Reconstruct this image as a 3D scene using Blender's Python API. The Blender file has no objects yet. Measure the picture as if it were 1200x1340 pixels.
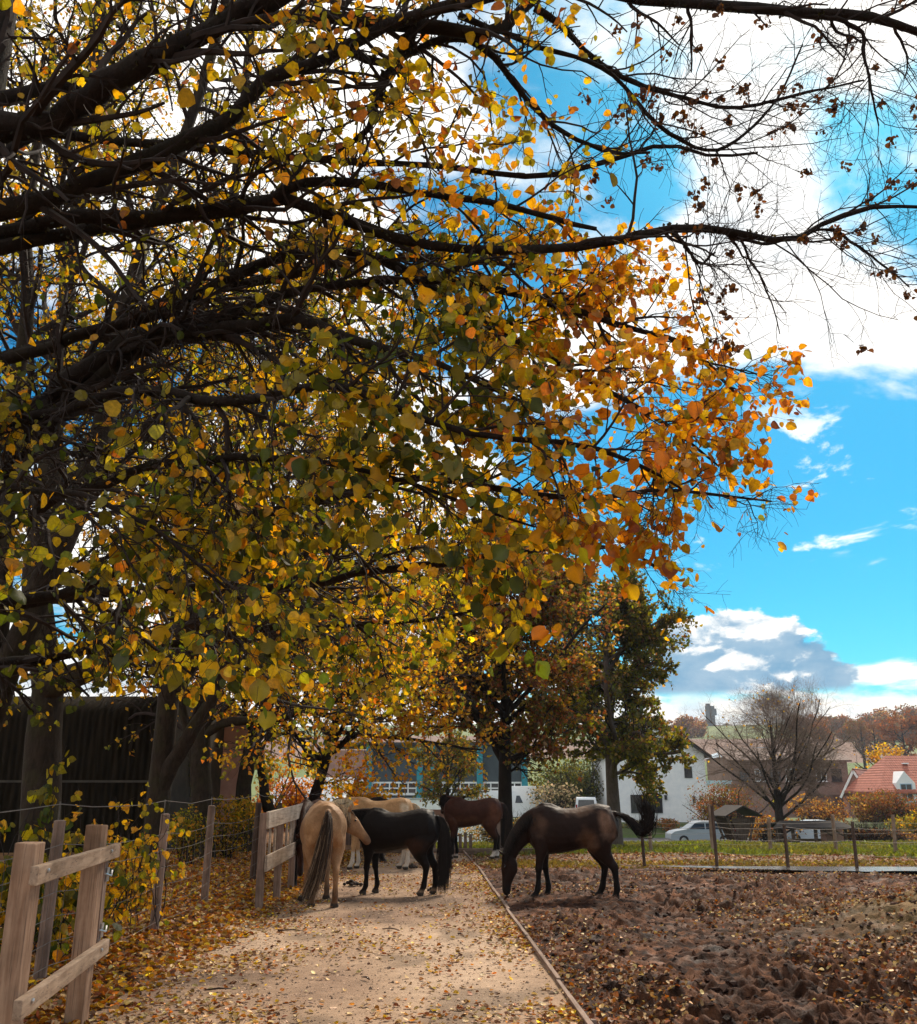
import bpy, math, random
import numpy as np
from mathutils import Vector, Matrix

random.seed(7)
RNG = np.random.default_rng(11)
R = math.radians

# ---------------------------------------------------------------- camera, sky, sun, exposure
CAM_H = 1.65
PITCH = math.atan(360 / 1200)
SUN_AZ = 27.0       # degrees, right of straight ahead
SUN_EL = 44.0
scene = bpy.context.scene
col = scene.collection
cam_d = bpy.data.cameras.new('camera')
cam = bpy.data.objects.new('camera', cam_d)
col.objects.link(cam)
cam.location = (0, 0, CAM_H)
cam.rotation_euler = (math.pi / 2 + PITCH, 0, 0)
cam_d.sensor_fit = 'HORIZONTAL'
cam_d.sensor_width = 36
cam_d.lens = 36
cam_d.clip_start = 0.05
cam_d.clip_end = 6000
scene.camera = cam
scene.view_settings.view_transform = 'Standard'
scene.view_settings.look = 'None'
scene.view_settings.gamma = 1
scene.view_settings.exposure = 1.15
scene.view_settings.use_curve_mapping = False
scene.render.engine = 'CYCLES'
scene.cycles.max_bounces = 7
scene.cycles.diffuse_bounces = 3
scene.cycles.glossy_bounces = 2
scene.cycles.transmission_bounces = 4
scene.cycles.transparent_max_bounces = 6
scene.cycles.volume_bounces = 0
scene.cycles.use_denoising = True


def sun_dir():
    a, e = R(SUN_AZ), R(SUN_EL)
    return Vector((math.sin(a) * math.cos(e), math.cos(a) * math.cos(e), math.sin(e)))


def make_world():
    w = bpy.data.worlds.new('World')
    scene.world = w
    w.use_nodes = True
    nt = w.node_tree
    nt.nodes.clear()
    N = nt.nodes.new
    L = nt.links.new

    def val(x):
        n = N('ShaderNodeValue'); n.outputs[0].default_value = x; return n.outputs[0]

    def m(op, a, b=None, c=None, clamp=False):
        n = N('ShaderNodeMath'); n.operation = op; n.use_clamp = clamp
        for i, s in enumerate((a, b, c)):
            if s is None: continue
            if isinstance(s, (int, float)): n.inputs[i].default_value = s
            else: L(s, n.inputs[i])
        return n.outputs[0]

    def ss(x, lo, hi, a=0.0, b=1.0):
        n = N('ShaderNodeMapRange'); n.interpolation_type = 'SMOOTHSTEP'
        L(x, n.inputs[0])
        for i, v in zip((1, 2, 3, 4), (lo, hi, a, b)): n.inputs[i].default_value = v
        return n.outputs[0]

    def mixc(f, a, b):
        n = N('ShaderNodeMix'); n.data_type = 'RGBA'
        if isinstance(f, (int, float)): n.inputs[0].default_value = f
        else: L(f, n.inputs[0])
        for s, i in ((a, 6), (b, 7)):
            if isinstance(s, tuple): n.inputs[i].default_value = (*s, 1)
            else: L(s, n.inputs[i])
        return n.outputs[2]

    tc = N('ShaderNodeTexCoord')
    sep = N('ShaderNodeSeparateXYZ'); L(tc.outputs['Generated'], sep.inputs[0])
    x, y, z = sep.outputs
    el = m('MULTIPLY', m('ARCSINE', z), 180 / math.pi)
    az = m('MULTIPLY', m('ARCTAN2', x, y), 180 / math.pi)

    def comb(a, b, c):
        n = N('ShaderNodeCombineXYZ')
        for i, s in enumerate((a, b, c)):
            if isinstance(s, (int, float)): n.inputs[i].default_value = s
            else: L(s, n.inputs[i])
        return n.outputs[0]

    def noise(vec, scale, det=7, rough=0.55, dist=0.0):
        n = N('ShaderNodeTexNoise'); n.inputs['Scale'].default_value = scale
        n.inputs['Detail'].default_value = det; n.inputs['Roughness'].default_value = rough
        n.inputs['Distortion'].default_value = dist
        L(vec, n.inputs['Vector']); return n.outputs['Fac']

    sky = N('ShaderNodeTexSky'); sky.sky_type = 'NISHITA'; sky.sun_disc = False
    sky.sun_elevation = R(SUN_EL); sky.sun_rotation = R(SUN_AZ)
    sky.altitude = 100; sky.air_density = 1.0; sky.dust_density = 0.6; sky.ozone_density = 2.2
    hs = N('ShaderNodeHueSaturation'); hs.inputs['Saturation'].default_value = 1.5
    hs.inputs['Hue'].default_value = 0.478
    hs.inputs['Value'].default_value = 0.68
    L(sky.outputs[0], hs.inputs['Color'])
    tint = N('ShaderNodeMix'); tint.data_type = 'RGBA'; tint.blend_type = 'MULTIPLY'; tint.inputs[0].default_value = 1.0
    L(hs.outputs[0], tint.inputs[6]); tint.inputs[7].default_value = (0.20, 0.86, 1.0, 1)
    blue = tint.outputs[2]

    # broad cloud deck: coordinates flattened on a cloud plane, so clouds shrink to the horizon
    zz = m('ADD', m('MAXIMUM', z, 0.0), 0.16)
    DX, DY = 0.4, 11.5
    def plane(k): return comb(m('ADD', m('DIVIDE', x, zz), DX), m('ADD', m('DIVIDE', y, zz), DY), k)
    n1 = noise(plane(0.0), 1.5, 9, 0.55, 0.25)
    cover = m('ADD', m('MAXIMUM', ss(el, 19.0, 28.0, 0.0, 0.175), ss(x, 0.14, -0.12, 0.0, 0.22)), ss(el, 8.0, 5.0, 0.0, 0.16))
    dens = m('ADD', n1, cover)
    deck = ss(dens, 0.60, 0.69)
    # small ragged puffs in the blue
    n3 = noise(comb(m('MULTIPLY', az, 0.5), el, 9.1), 0.30, 7, 0.62, 0.4)
    puff = m('MULTIPLY', ss(n3, 0.57, 0.68), m('MULTIPLY', ss(el, 10.0, 12.0), ss(el, 24.0, 19.0)))
    # low cumulus bank seen edge-on: az/el coordinates, stretched sideways
    def n2f(de, k=3.7, sc=0.42): return noise(comb(m('MULTIPLY', az, 0.55), m('ADD', el, de), k), sc, 8, 0.6, 0.15)
    n2 = n2f(0.0); n2b = n2f(0.7)

    def blob(a0, e0, ra, re):
        da = m('DIVIDE', m('SUBTRACT', az, a0), ra)
        de = m('DIVIDE', m('SUBTRACT', el, e0), re)
        return m('SUBTRACT', 1.0, m('SQRT', m('ADD', m('MULTIPLY', da, da), m('MULTIPLY', de, de))))
    b1 = m('MAXIMUM', blob(16.6, 6.2, 7.2, 4.0), blob(-40.0, 7.0, 8.0, 3.5))
    b1 = m('MAXIMUM', b1, blob(66.0, 7.5, 9.0, 4.0))
    flat = ss(el, 5.1, 5.6)
    inside = m('ADD', m('MULTIPLY', b1, 1.5), m('MULTIPLY', m('SUBTRACT', n2, 0.5), 1.7))
    cum = m('MULTIPLY', ss(inside, 0.10, 0.24), flat)
    # shading: lit tops and rims white, thick bodies and flat bases grey-blue
    n4 = n2f(0.0, 8.3, 0.36)
    lit = m('ADD', m('MULTIPLY', m('SUBTRACT', n2, n2b), 5.0), m('ADD', ss(n4, 0.46, 0.62, -0.35, 0.75), m('ADD', ss(el, 6.4, 9.3, -0.45, 0.55), ss(inside, 0.55, 0.12, 0.0, 0.45))))
    body = m('MULTIPLY', m('SUBTRACT', 1.0, ss(lit, -0.05, 0.95)), ss(n2, 0.30, 0.62, 1.0, 0.80))
    band = m('MULTIPLY', ss(el, 6.2, 4.4), ss(m('ADD', n2, ss(el, 5.5, 3.5, 0.0, 0.3)), 0.42, 0.58))
    deck_shade = m('MULTIPLY', ss(noise(plane(5.2), 1.9, 7, 0.58), 0.47, 0.68), ss(dens, 0.64, 0.74))

    white = (8.2, 7.9, 7.5)
    c = mixc(m('MULTIPLY', puff, 0.85), blue, (9.0, 8.8, 8.4))
    c = mixc(deck, c, mixc(m('MULTIPLY', deck_shade, 0.75), white, (3.2, 4.0, 4.7)))
    c = mixc(m('MULTIPLY', band, 0.9), c, mixc(ss(n2b, 0.45, 0.6), (7.6, 7.2, 6.5), (5.0, 5.6, 6.0)))
    c = mixc(cum, c, mixc(body, (8.2, 7.9, 7.4), (0.6, 2.1, 3.5)))
    bg = N('ShaderNodeBackground'); bg.inputs['Strength'].default_value = 0.078
    L(c, bg.inputs['Color'])
    out = N('ShaderNodeOutputWorld'); L(bg.outputs[0], out.inputs['Surface'])


make_world()
sun_data = bpy.data.lights.new('sun', 'SUN')
sun_data.energy = 2.7
sun_data.angle = R(14.0)
sun_data.color = (1.0, 0.87, 0.70)
sun = bpy.data.objects.new('sun', sun_data)
col.objects.link(sun)
sun.rotation_euler = sun_dir().to_track_quat('Z', 'Y').to_euler()

# ---------------------------------------------------------------- helpers
CP, SP = math.cos(PITCH), math.sin(PITCH)


def at(px, py, Y):
    """Place where a sight line meets the upright plane Y metres ahead (surveying the photograph)."""
    u, v = (px - 600) / 1200, (670 - py) / 1200
    t = Y / (CP - SP * v)
    return np.array([u * t, Y, CAM_H + (SP + CP * v) * t])


def px_size(px, P):
    """Metres spanned by px picture units at point P."""
    d = P[1] * CP + (P[2] - CAM_H) * SP
    return px / 1200 * d


def tag(o, label=None, cat=None, group=None, kind=None):
    if label: o['label'] = label
    if cat: o['category'] = cat
    if group: o['group'] = group
    if kind: o['kind'] = kind
    return o


def empty(name, loc, rz=0.0, label=None, cat=None, group=None):
    o = bpy.data.objects.new(name, None)
    o.empty_display_size = 0.2
    o.location = Vector([float(v) for v in loc]); o.rotation_euler = (0, 0, rz)
    col.objects.link(o)
    return tag(o, label, cat, group)


class MB:
    """Mesh collector: vertices, quads/tris, optional per-vertex colour."""
    def __init__(self):
        self.V, self.F, self.C, self.n, self.useC = [], [], [], 0, False

    def add(self, V, F, C=None):
        V = np.asarray(V, dtype=np.float32).reshape(-1, 3)
        F = np.asarray(F, dtype=np.int32)
        self.V.append(V); self.F.append(F + self.n)
        if C is not None:
            self.useC = True
            C = np.broadcast_to(np.asarray(C, dtype=np.float32), (len(V), 3))
        else:
            C = np.ones((len(V), 3), dtype=np.float32)
        self.C.append(C)
        self.n += len(V)
        return self

    def box(self, c, s, rz=0.0, C=None):
        x, y, z = [v / 2 for v in s]
        V = np.array([[-x, -y, -z], [x, -y, -z], [x, y, -z], [-x, y, -z], [-x, -y, z], [x, -y, z], [x, y, z], [-x, y, z]])
        if rz:
            cs, sn = math.cos(rz), math.sin(rz)
            V = V @ np.array([[cs, sn, 0], [-sn, cs, 0], [0, 0, 1]])
        return self.add(V + np.array(c), [[0, 3, 2, 1], [4, 5, 6, 7], [0, 1, 5, 4], [1, 2, 6, 5], [2, 3, 7, 6], [3, 0, 4, 7]], C)

    def beam(self, a, b, w, h, C=None, up=(0, 0, 1), jit=0.0):
        """Square timber from a to b, width w (sideways), height h (along up)."""
        a, b = np.array(a, float), np.array(b, float)
        d = (b - a) / np.linalg.norm(b - a)
        s = np.cross(d, up); s /= np.linalg.norm(s)
        u = np.cross(s, d)
        V = []
        for p in (a, b):
            for i, j in ((-1, -1), (1, -1), (1, 1), (-1, 1)):
                V.append(p + s * i * w / 2 + u * j * h / 2)
        V = np.array(V)
        if jit: V = V + RNG.normal(0, jit, V.shape)
        return self.add(V, [[0, 1, 2, 3], [7, 6, 5, 4], [0, 4, 5, 1], [1, 5, 6, 2], [2, 6, 7, 3], [3, 7, 4, 0]], C)

    def tube(self, pts, rad, sides=8, C=None, cap=True):
        P = np.asarray(pts, float); n = len(P)
        rad = np.broadcast_to(np.asarray(rad, float), (n,))
        T = np.gradient(P, axis=0)
        T /= np.linalg.norm(T, axis=1, keepdims=True) + 1e-9
        ref = np.array([0.31, 0.17, 0.93]) if abs(T[:, 2].mean()) < 0.8 else np.array([0.93, 0.2, 0.1])
        S = np.cross(T, ref); S /= np.linalg.norm(S, axis=1, keepdims=True) + 1e-9
        U = np.cross(S, T)
        a = np.arange(sides) * 2 * math.pi / sides
        V = P[:, None] + rad[:, None, None] * (S[:, None] * np.cos(a)[None, :, None] + U[:, None] * np.sin(a)[None, :, None])
        i = np.arange(n - 1)[:, None] * sides; j = np.arange(sides)[None]
        k = (j + 1) % sides
        F = np.stack([i + j, i + k, i + sides + k, i + sides + j], -1).reshape(-1, 4)
        self.add(V.reshape(-1, 3), F, C)
        if cap and sides > 3:
            for b in (0, (n - 1) * sides):
                idx = self.n - n * sides + b
                for q in range(1, sides - 1):
                    t = [idx, idx + q + 1, idx + q] if b == 0 else [idx, idx + q, idx + q + 1]
                    self.F.append(np.array([t], dtype=np.int32))
        return self

    def mesh(self, name):
        V = np.concatenate(self.V)
        tot = np.concatenate([np.full(len(f), f.shape[1], dtype=np.int32) for f in self.F])
        loops = np.concatenate([f.ravel() for f in self.F])
        me = bpy.data.meshes.new(name)
        me.vertices.add(len(V)); me.vertices.foreach_set('co', V.ravel())
        me.loops.add(len(loops)); me.loops.foreach_set('vertex_index', loops)
        me.polygons.add(len(tot))
        st = np.zeros(len(tot), dtype=np.int32); st[1:] = np.cumsum(tot)[:-1]
        me.polygons.foreach_set('loop_start', st)
        me.polygons.foreach_set('loop_total', tot)
        me.update(calc_edges=True)
        if self.useC:
            C = np.concatenate(self.C)
            a = me.color_attributes.new('tint', 'FLOAT_COLOR', 'POINT')
            a.data.foreach_set('color', np.concatenate([C, np.ones((len(C), 1), np.float32)], 1).ravel())
        me.validate(clean_customdata=False)
        return me

    def build(self, name, mat, parent=None, smooth=False, loc=None, rz=0.0):
        me = self.mesh(name)
        me.materials.append(mat)
        me.polygons.foreach_set('use_smooth', np.full(len(me.polygons), bool(smooth)))
        return link(name, me, parent, loc, rz)


def link(name, me, parent=None, loc=None, rz=0.0):
    o = bpy.data.objects.new(name, me)
    col.objects.link(o)
    if parent is not None: o.parent = parent
    if loc is not None: o.location = Vector([float(v) for v in loc])
    if rz: o.rotation_euler = (0, 0, rz)
    return o


def rel(parent, P):
    """World point -> parent's local frame (parent only moved and turned about z)."""
    P = np.asarray(P, float) - np.array(parent.location)
    a = -parent.rotation_euler[2]
    cs, sn = math.cos(a), math.sin(a)
    return P @ np.array([[cs, sn, 0], [-sn, cs, 0], [0, 0, 1]])


def bevel(o, w=0.006, seg=2):
    m = o.modifiers.new('bevel', 'BEVEL'); m.width = w; m.segments = seg; m.limit_method = 'ANGLE'
    return o


# value noise -------------------------------------------------------------
def _h(ix, iy, s):
    n = (ix.astype(np.int64) * 374761393 + iy.astype(np.int64) * 668265263 + s * 974634777) & 0x7fffffff
    n = ((n ^ (n >> 13)) * 1274126177) & 0x7fffffff
    return ((n ^ (n >> 16)) & 0xffff) / 65535.0


def vnoise(x, y, s=0):
    x, y = np.asarray(x, float), np.asarray(y, float)
    ix, iy = np.floor(x), np.floor(y)
    fx, fy = x - ix, y - iy
    fx = fx * fx * (3 - 2 * fx); fy = fy * fy * (3 - 2 * fy)
    a, b = _h(ix, iy, s), _h(ix + 1, iy, s)
    c, d = _h(ix, iy + 1, s), _h(ix + 1, iy + 1, s)
    return (a * (1 - fx) + b * fx) * (1 - fy) + (c * (1 - fx) + d * fx) * fy


def fbm(x, y, oct=4, s=0, lac=2.03, g=0.5):
    t, a, tot = 0, 1.0, 0.0
    for k in range(oct):
        t = t + a * vnoise(x * lac ** k + 17.3 * k, y * lac ** k - 9.1 * k, s + k); tot += a; a *= g
    return t / tot


# materials ---------------------------------------------------------------
class NT:
    def __init__(self, name):
        self.mat = bpy.data.materials.new(name); self.mat.use_nodes = True
        self.nt = self.mat.node_tree
        self.b = self.nt.nodes['Principled BSDF']
        self.out = self.nt.nodes['Material Output']

    def N(self, t, **k):
        n = self.nt.nodes.new(t)
        for a, v in k.items(): setattr(n, a, v)
        return n

    def L(self, a, b): self.nt.links.new(a, b)

    def coord(self, which='Object', scale=(1, 1, 1)):
        t = self.N('ShaderNodeTexCoord'); mp = self.N('ShaderNodeMapping')
        mp.inputs['Scale'].default_value = scale
        self.L(t.outputs[which], mp.inputs['Vector']); return mp.outputs[0]

    def noise(self, vec, scale, det=4, rough=0.6, dist=0.0):
        n = self.N('ShaderNodeTexNoise')
        n.inputs['Scale'].default_value = scale; n.inputs['Detail'].default_value = det
        n.inputs['Roughness'].default_value = rough; n.inputs['Distortion'].default_value = dist
        self.L(vec, n.inputs['Vector']); return n.outputs['Fac']

    def ramp(self, fac, stops):
        n = self.N('ShaderNodeValToRGB'); r = n.color_ramp
        while len(r.elements) < len(stops): r.elements.new(0.5)
        for e, (p, c) in zip(r.elements, stops):
            e.position = p; e.color = (*c, 1) if len(c) == 3 else c
        self.L(fac, n.inputs[0]); return n.outputs[0]

    def mix(self, f, a, b, mode='MIX'):
        n = self.N('ShaderNodeMix'); n.data_type = 'RGBA'; n.blend_type = mode
        if isinstance(f, (int, float)): n.inputs[0].default_value = f
        else: self.L(f, n.inputs[0])
        for s, i in ((a, 6), (b, 7)):
            if isinstance(s, tuple): n.inputs[i].default_value = (*s, 1)
            else: self.L(s, n.inputs[i])
        return n.outputs[2]

    def attr(self, name='tint'):
        n = self.N('ShaderNodeAttribute'); n.attribute_name = name; return n.outputs['Color']

    def bump(self, h, strength=0.3, dist=0.02):
        n = self.N('ShaderNodeBump'); n.inputs['Strength'].default_value = strength
        n.inputs['Distance'].default_value = dist
        self.L(h, n.inputs['Height']); self.L(n.outputs[0], self.b.inputs['Normal'])

    def base(self, c):
        if isinstance(c, tuple): self.b.inputs['Base Color'].default_value = (*c, 1)
        else: self.L(c, self.b.inputs['Base Color'])

    def set(self, **k):
        for a, v in k.items():
            self.b.inputs[a.replace('_', ' ')].default_value = v
        return self


MATS = {}


def simple(name, c1, c2=None, scale=8, rough=0.8, bump=0.2, bd=0.01, stretch=(1, 1, 1), spec=0.3, coord='Object', metallic=0.0, det=5):
    """Two-tone noisy surface."""
    if name in MATS: return MATS[name]
    t = NT(name)
    v = t.coord(coord, stretch)
    n = t.noise(v, scale, det)
    t.base(t.ramp(n, [(0.32, c1), (0.68, c2 or c1)]))
    t.set(Roughness=rough, Metallic=metallic); t.b.inputs['Specular IOR Level'].default_value = spec
    if bump: t.bump(n, bump, bd)
    MATS[name] = t.mat
    return t.mat


def tinted(name, rough=0.85, scale=12, amt=0.35, bump=0.3, bd=0.01, spec=0.25, stretch=(1, 1, 1), coord='Object'):
    """Surface coloured by its per-vertex tint, broken up by noise."""
    if name in MATS: return MATS[name]
    t = NT(name)
    n = t.noise(t.coord(coord, stretch), scale, 5)
    g = t.ramp(n, [(0.25, (1 - amt,) * 3), (0.75, (1 + amt * 0.6,) * 3)])
    t.base(t.mix(1.0, t.attr(), g, 'MULTIPLY'))
    t.set(Roughness=rough); t.b.inputs['Specular IOR Level'].default_value = spec
    if bump: t.bump(n, bump, bd)
    MATS[name] = t.mat
    return t.mat


def leaf_material(name, trans=0.5, gain=1.0, tone=(1.34, 1.13, 0.40)):
    if name in MATS: return MATS[name]
    t = NT(name)
    t.nt.nodes.remove(t.b)
    c = t.attr()
    v = t.coord('Object')
    n = t.noise(v, 55, 3)
    g = t.ramp(n, [(0.3, (0.66, 0.62, 0.55)), (0.7, (1.15, 1.12, 1.05))])
    c = t.mix(1.0, c, g, 'MULTIPLY')
    d = t.N('ShaderNodeBsdfDiffuse'); t.L(c, d.inputs['Color'])
    tr = t.N('ShaderNodeBsdfTranslucent'); t.L(t.mix(1.0, c, tuple(v * gain for v in tone), 'MULTIPLY'), tr.inputs['Color'])
    gl = t.N('ShaderNodeBsdfGlossy'); gl.inputs['Roughness'].default_value = 0.45; gl.inputs['Color'].default_value = (0.9, 0.9, 0.9, 1)
    m1 = t.N('ShaderNodeMixShader'); m1.inputs[0].default_value = trans
    t.L(d.outputs[0], m1.inputs[1]); t.L(tr.outputs[0], m1.inputs[2])
    m2 = t.N('ShaderNodeMixShader'); m2.inputs[0].default_value = 0.022
    t.L(m1.outputs[0], m2.inputs[1]); t.L(gl.outputs[0], m2.inputs[2])
    t.L(m2.outputs[0], t.out.inputs['Surface'])
    MATS[name] = t.mat
    return t.mat


def timber(name, c1, c2, axis=2, rough=0.75):
    """Sawn wood: grain stretched along one axis."""
    if name in MATS: return MATS[name]
    t = NT(name)
    s = [22, 22, 22]; s[axis] = 1.6
    v = t.coord('Object', tuple(s))
    n = t.noise(v, 1.0, 6, 0.65, 0.6)
    n2 = t.noise(t.coord('Object'), 3.0, 4)
    c = t.ramp(n, [(0.3, c1), (0.62, c2)])
    c = t.mix(1.0, c, t.ramp(n2, [(0.3, (0.55, 0.53, 0.5)), (0.7, (1.12, 1.12, 1.12))]), 'MULTIPLY')
    s2 = [90, 90, 90]; s2[axis] = 2.2
    crk = t.noise(t.coord('Object', tuple(s2)), 1.0, 3, 0.5)
    c = t.mix(t.ramp(crk, [(0.60, (0, 0, 0)), (0.70, (0.6, 0.6, 0.6))]), c, (0.06, 0.04, 0.03))
    t.base(c); t.set(Roughness=rough); t.b.inputs['Specular IOR Level'].default_value = 0.25
    t.bump(n, 0.35, 0.01)
    MATS[name] = t.mat
    return t.mat
# ---------------------------------------------------------------- terrain
_TY = [-200, 20, 26, 34, 50, 58, 62, 72, 77, 96, 130, 180, 230, 300, 450, 700, 800, 1100, 3000]
_TZ = [0, 0, -0.12, -0.45, -1.15, -1.7, -2.05, -2.05, -1.05, -1.25, -2.6, -3.6, -1.0, 8.3, 20.5, 45, 47, 48, 40]


def tz(x, y):
    x, y = np.asarray(x, float), np.asarray(y, float)
    z = np.interp(y, _TY, _TZ)
    far = np.clip((y - 150) / 300, 0, 1)
    z = z + far * ((fbm(x / 160, y / 160, 3, 5) - 0.5) * 7 + np.clip((x - 150) / 300, 0, 1) * 7)
    near = np.clip((y - 20) / 6, 0, 1) * np.clip((58 - y) / 6, 0, 1)
    z = z + near * (fbm(x / 3.0, y / 3.0, 4, 9) - 0.5) * 0.30
    return z


def xr(y): return 0.92 - 0.0385 * (np.asarray(y, float) - 7.45)      # right edge of the path


def grid(xs, ys):
    X, Y = np.meshgrid(xs, ys)
    n, m_ = X.shape
    i = np.arange(n - 1)[:, None] * m_ + np.arange(m_ - 1)[None]
    return X, Y, np.stack([i, i + 1, i + m_ + 1, i + m_], -1).reshape(-1, 4)


def ramp3(t, stops):
    p = [s[0] for s in stops]
    return np.stack([np.interp(t, p, [s[1][k] for s in stops]) for k in range(3)], -1)


def make_terrain():
    half = np.concatenate([np.arange(0, 30, 0.8), np.geomspace(30, 1400, 56)])
    xs = np.concatenate([-half[:0:-1], half])
    ys = np.concatenate([np.linspace(-300, -6, 12), np.arange(-4, 20, 1.0), np.arange(20, 80, 0.5), np.geomspace(80, 1450, 100)])
    X, Y, F = grid(xs, ys)
    Z = tz(X, Y)
    under = np.clip((21.5 - Y) / 0.8, 0, 1) * (np.abs(X) < 40)
    Z = Z - 0.25 * under
    x, y = X.ravel(), Y.ravel()
    nz = fbm(x / 2.2, y / 2.2, 4, 21); nb = fbm(x / 60, y / 60, 3, 31)
    C = ramp3(nz, [(0.25, (0.055, 0.085, 0.014)), (0.6, (0.10, 0.15, 0.022)), (0.8, (0.13, 0.16, 0.035))])
    brown = ramp3(nz, [(0.2, (0.10, 0.058, 0.036)), (0.7, (0.17, 0.10, 0.055))])
    olive = ramp3(nz, [(0.2, (0.12, 0.085, 0.03)), (0.7, (0.17, 0.145, 0.045))])
    e = y + (fbm(x / 1.3, y / 1.3, 3, 41) - 0.5) * 2.6
    C = np.where(((e < 27.2) & (y < 40))[:, None], brown, C)
    C = np.where(((e < 24.2) & (y < 40))[:, None], olive, C)
    C = np.where(((e < 20.8) & (y < 40))[:, None], brown, C)
    C = np.where(((x < -2.4) & (y < 34))[:, None], brown, C)
    lawn = ramp3(nz, [(0.2, (0.05, 0.07, 0.018)), (0.8, (0.10, 0.12, 0.035))])
    C = np.where((y > 73)[:, None], lawn, C)
    fld = ramp3(nb, [(0.3, (0.10, 0.15, 0.04)), (0.7, (0.15, 0.18, 0.06))])
    plough = ramp3(fbm(x / 9, y / 30, 3, 51), [(0.2, (0.15, 0.085, 0.06)), (0.8, (0.20, 0.12, 0.085))])
    C = np.where((y > 200)[:, None], fld, C)
    lim = 150 + 30 * nb + (y - 330) * 0.25
    C = np.where(((y > 318) & (y < 470 + 40 * nb) & (x < lim))[:, None], plough, C)
    C = np.where(((y > 620) & (y < 640))[:, None], C * 0.75, C)
    b = MB(); b.add(np.stack([x, y, Z.ravel()], -1), F, C)
    m = tinted('meadow_ground', 0.95, 6, 0.35, 0.5, 0.05)
    tag(b.build('terrain', m, smooth=True), 'green meadow falling away to the village and rising to far fields', 'meadow', kind='structure')
    r = MB()
    xs = np.linspace(-160, 160, 60); ysr = np.array([61.5, 64, 67, 70, 72.3])
    X, Y, F = grid(xs, ysr)
    r.add(np.stack([X, Y, tz(X, Y) + 0.03], -1).reshape(-1, 3), F)
    tag(r.build('road', simple('asphalt', (0.05, 0.05, 0.052), (0.085, 0.083, 0.082), 3, 0.9, 0.3)), 'grey asphalt village road beyond the meadow', 'road', kind='structure')


make_terrain()

# path ---------------------------------------------------------------
MB_path = MB()


def prints(x, y, cell, r, s):
    """Hoof prints: one shallow pit per jittered cell, with a raised rim."""
    x, y = np.asarray(x, float) / cell, np.asarray(y, float) / cell
    out = np.zeros(np.broadcast(x, y).shape)
    ix, iy = np.floor(x), np.floor(y)
    for dx in (-1, 0, 1):
        for dy in (-1, 0, 1):
            a, b = ix + dx, iy + dy
            on = _h(a, b, s + 2) > 0.35
            d = np.hypot(x - a - _h(a, b, s), y - b - _h(a, b, s + 1)) * cell / r
            out = out + on * (-np.clip(1.1 - d, 0, 1) ** 0.6 + 0.55 * np.exp(-((d - 1.3) / 0.3) ** 2))
    return out


def pz(x, y):
    return 0.007 * prints(x, y, 0.55, 0.065, 201) + 0.018 * (fbm(x * 0.9, y * 0.7, 3, 61) - 0.5) * 2 + 0.006 * (fbm(x * 7, y * 7, 2, 62) - 0.5)


def make_path():
    ys = np.concatenate([np.arange(-3, 6, 0.5), np.arange(6, 16, 0.05), np.arange(16, 27.6, 0.15)])
    s = np.linspace(0, 1, 74)
    Y = np.repeat(ys[:, None], len(s), 1); X = -3.6 + s[None] * (xr(Y) + 3.6)
    n, m_ = X.shape
    i = np.arange(n - 1)[:, None] * m_ + np.arange(m_ - 1)[None]
    F = np.stack([i, i + 1, i + m_ + 1, i + m_], -1).reshape(-1, 4)
    x, y = X.ravel(), Y.ravel()
    wear = fbm(x * 0.8, y * 0.45, 4, 71)
    fine = fbm(x * 9, y * 9, 3, 72)
    C = ramp3(wear, [(0.25, (0.23, 0.148, 0.10)), (0.5, (0.36, 0.248, 0.166)), (0.75, (0.44, 0.318, 0.222))])
    dark = fbm(x * 1.7 + 4, y * 1.2, 4, 73)
    C = C * (1 - 0.42 * np.clip((dark - 0.58) / 0.12, 0, 1))[:, None]
    C = C * (0.82 + 0.36 * fine)[:, None]
    Z = pz(X, Y) - np.clip((Y - 21) / 6, 0, 1) * 0.13
    MB_path.add(np.stack([x, y, Z.ravel()], -1), F, C)
    t = NT('gritty_path')
    v = t.coord('Object')
    g1 = t.noise(v, 60, 4, 0.7); g2 = t.noise(v, 9, 5, 0.65)
    vor = t.N('ShaderNodeTexVoronoi'); vor.inputs['Scale'].default_value = 75; t.L(v, vor.inputs['Vector'])
    c = t.mix(1.0, t.attr(), t.ramp(g1, [(0.28, (0.66, 0.64, 0.62)), (0.72, (1.22, 1.2, 1.18))]), 'MULTIPLY')
    c = t.mix(1.0, c, t.ramp(g2, [(0.3, (0.8, 0.78, 0.76)), (0.7, (1.12, 1.12, 1.12))]), 'MULTIPLY')
    sp = t.ramp(vor.outputs['Distance'], [(0.10, (1, 1, 1)), (0.16, (0, 0, 0))])
    c = t.mix(t.mix(1.0, sp, (0.5, 0.5, 0.5), 'MULTIPLY'), c, (0.52, 0.44, 0.38))
    t.base(c); t.set(Roughness=0.93); t.b.inputs['Specular IOR Level'].default_value = 0.2
    t.bump(g1, 0.5, 0.012)
    tag(MB_path.build('path', t.mat, smooth=True), 'sandy pink path strewn with fallen leaves', 'path', kind='structure')


make_path()


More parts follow.
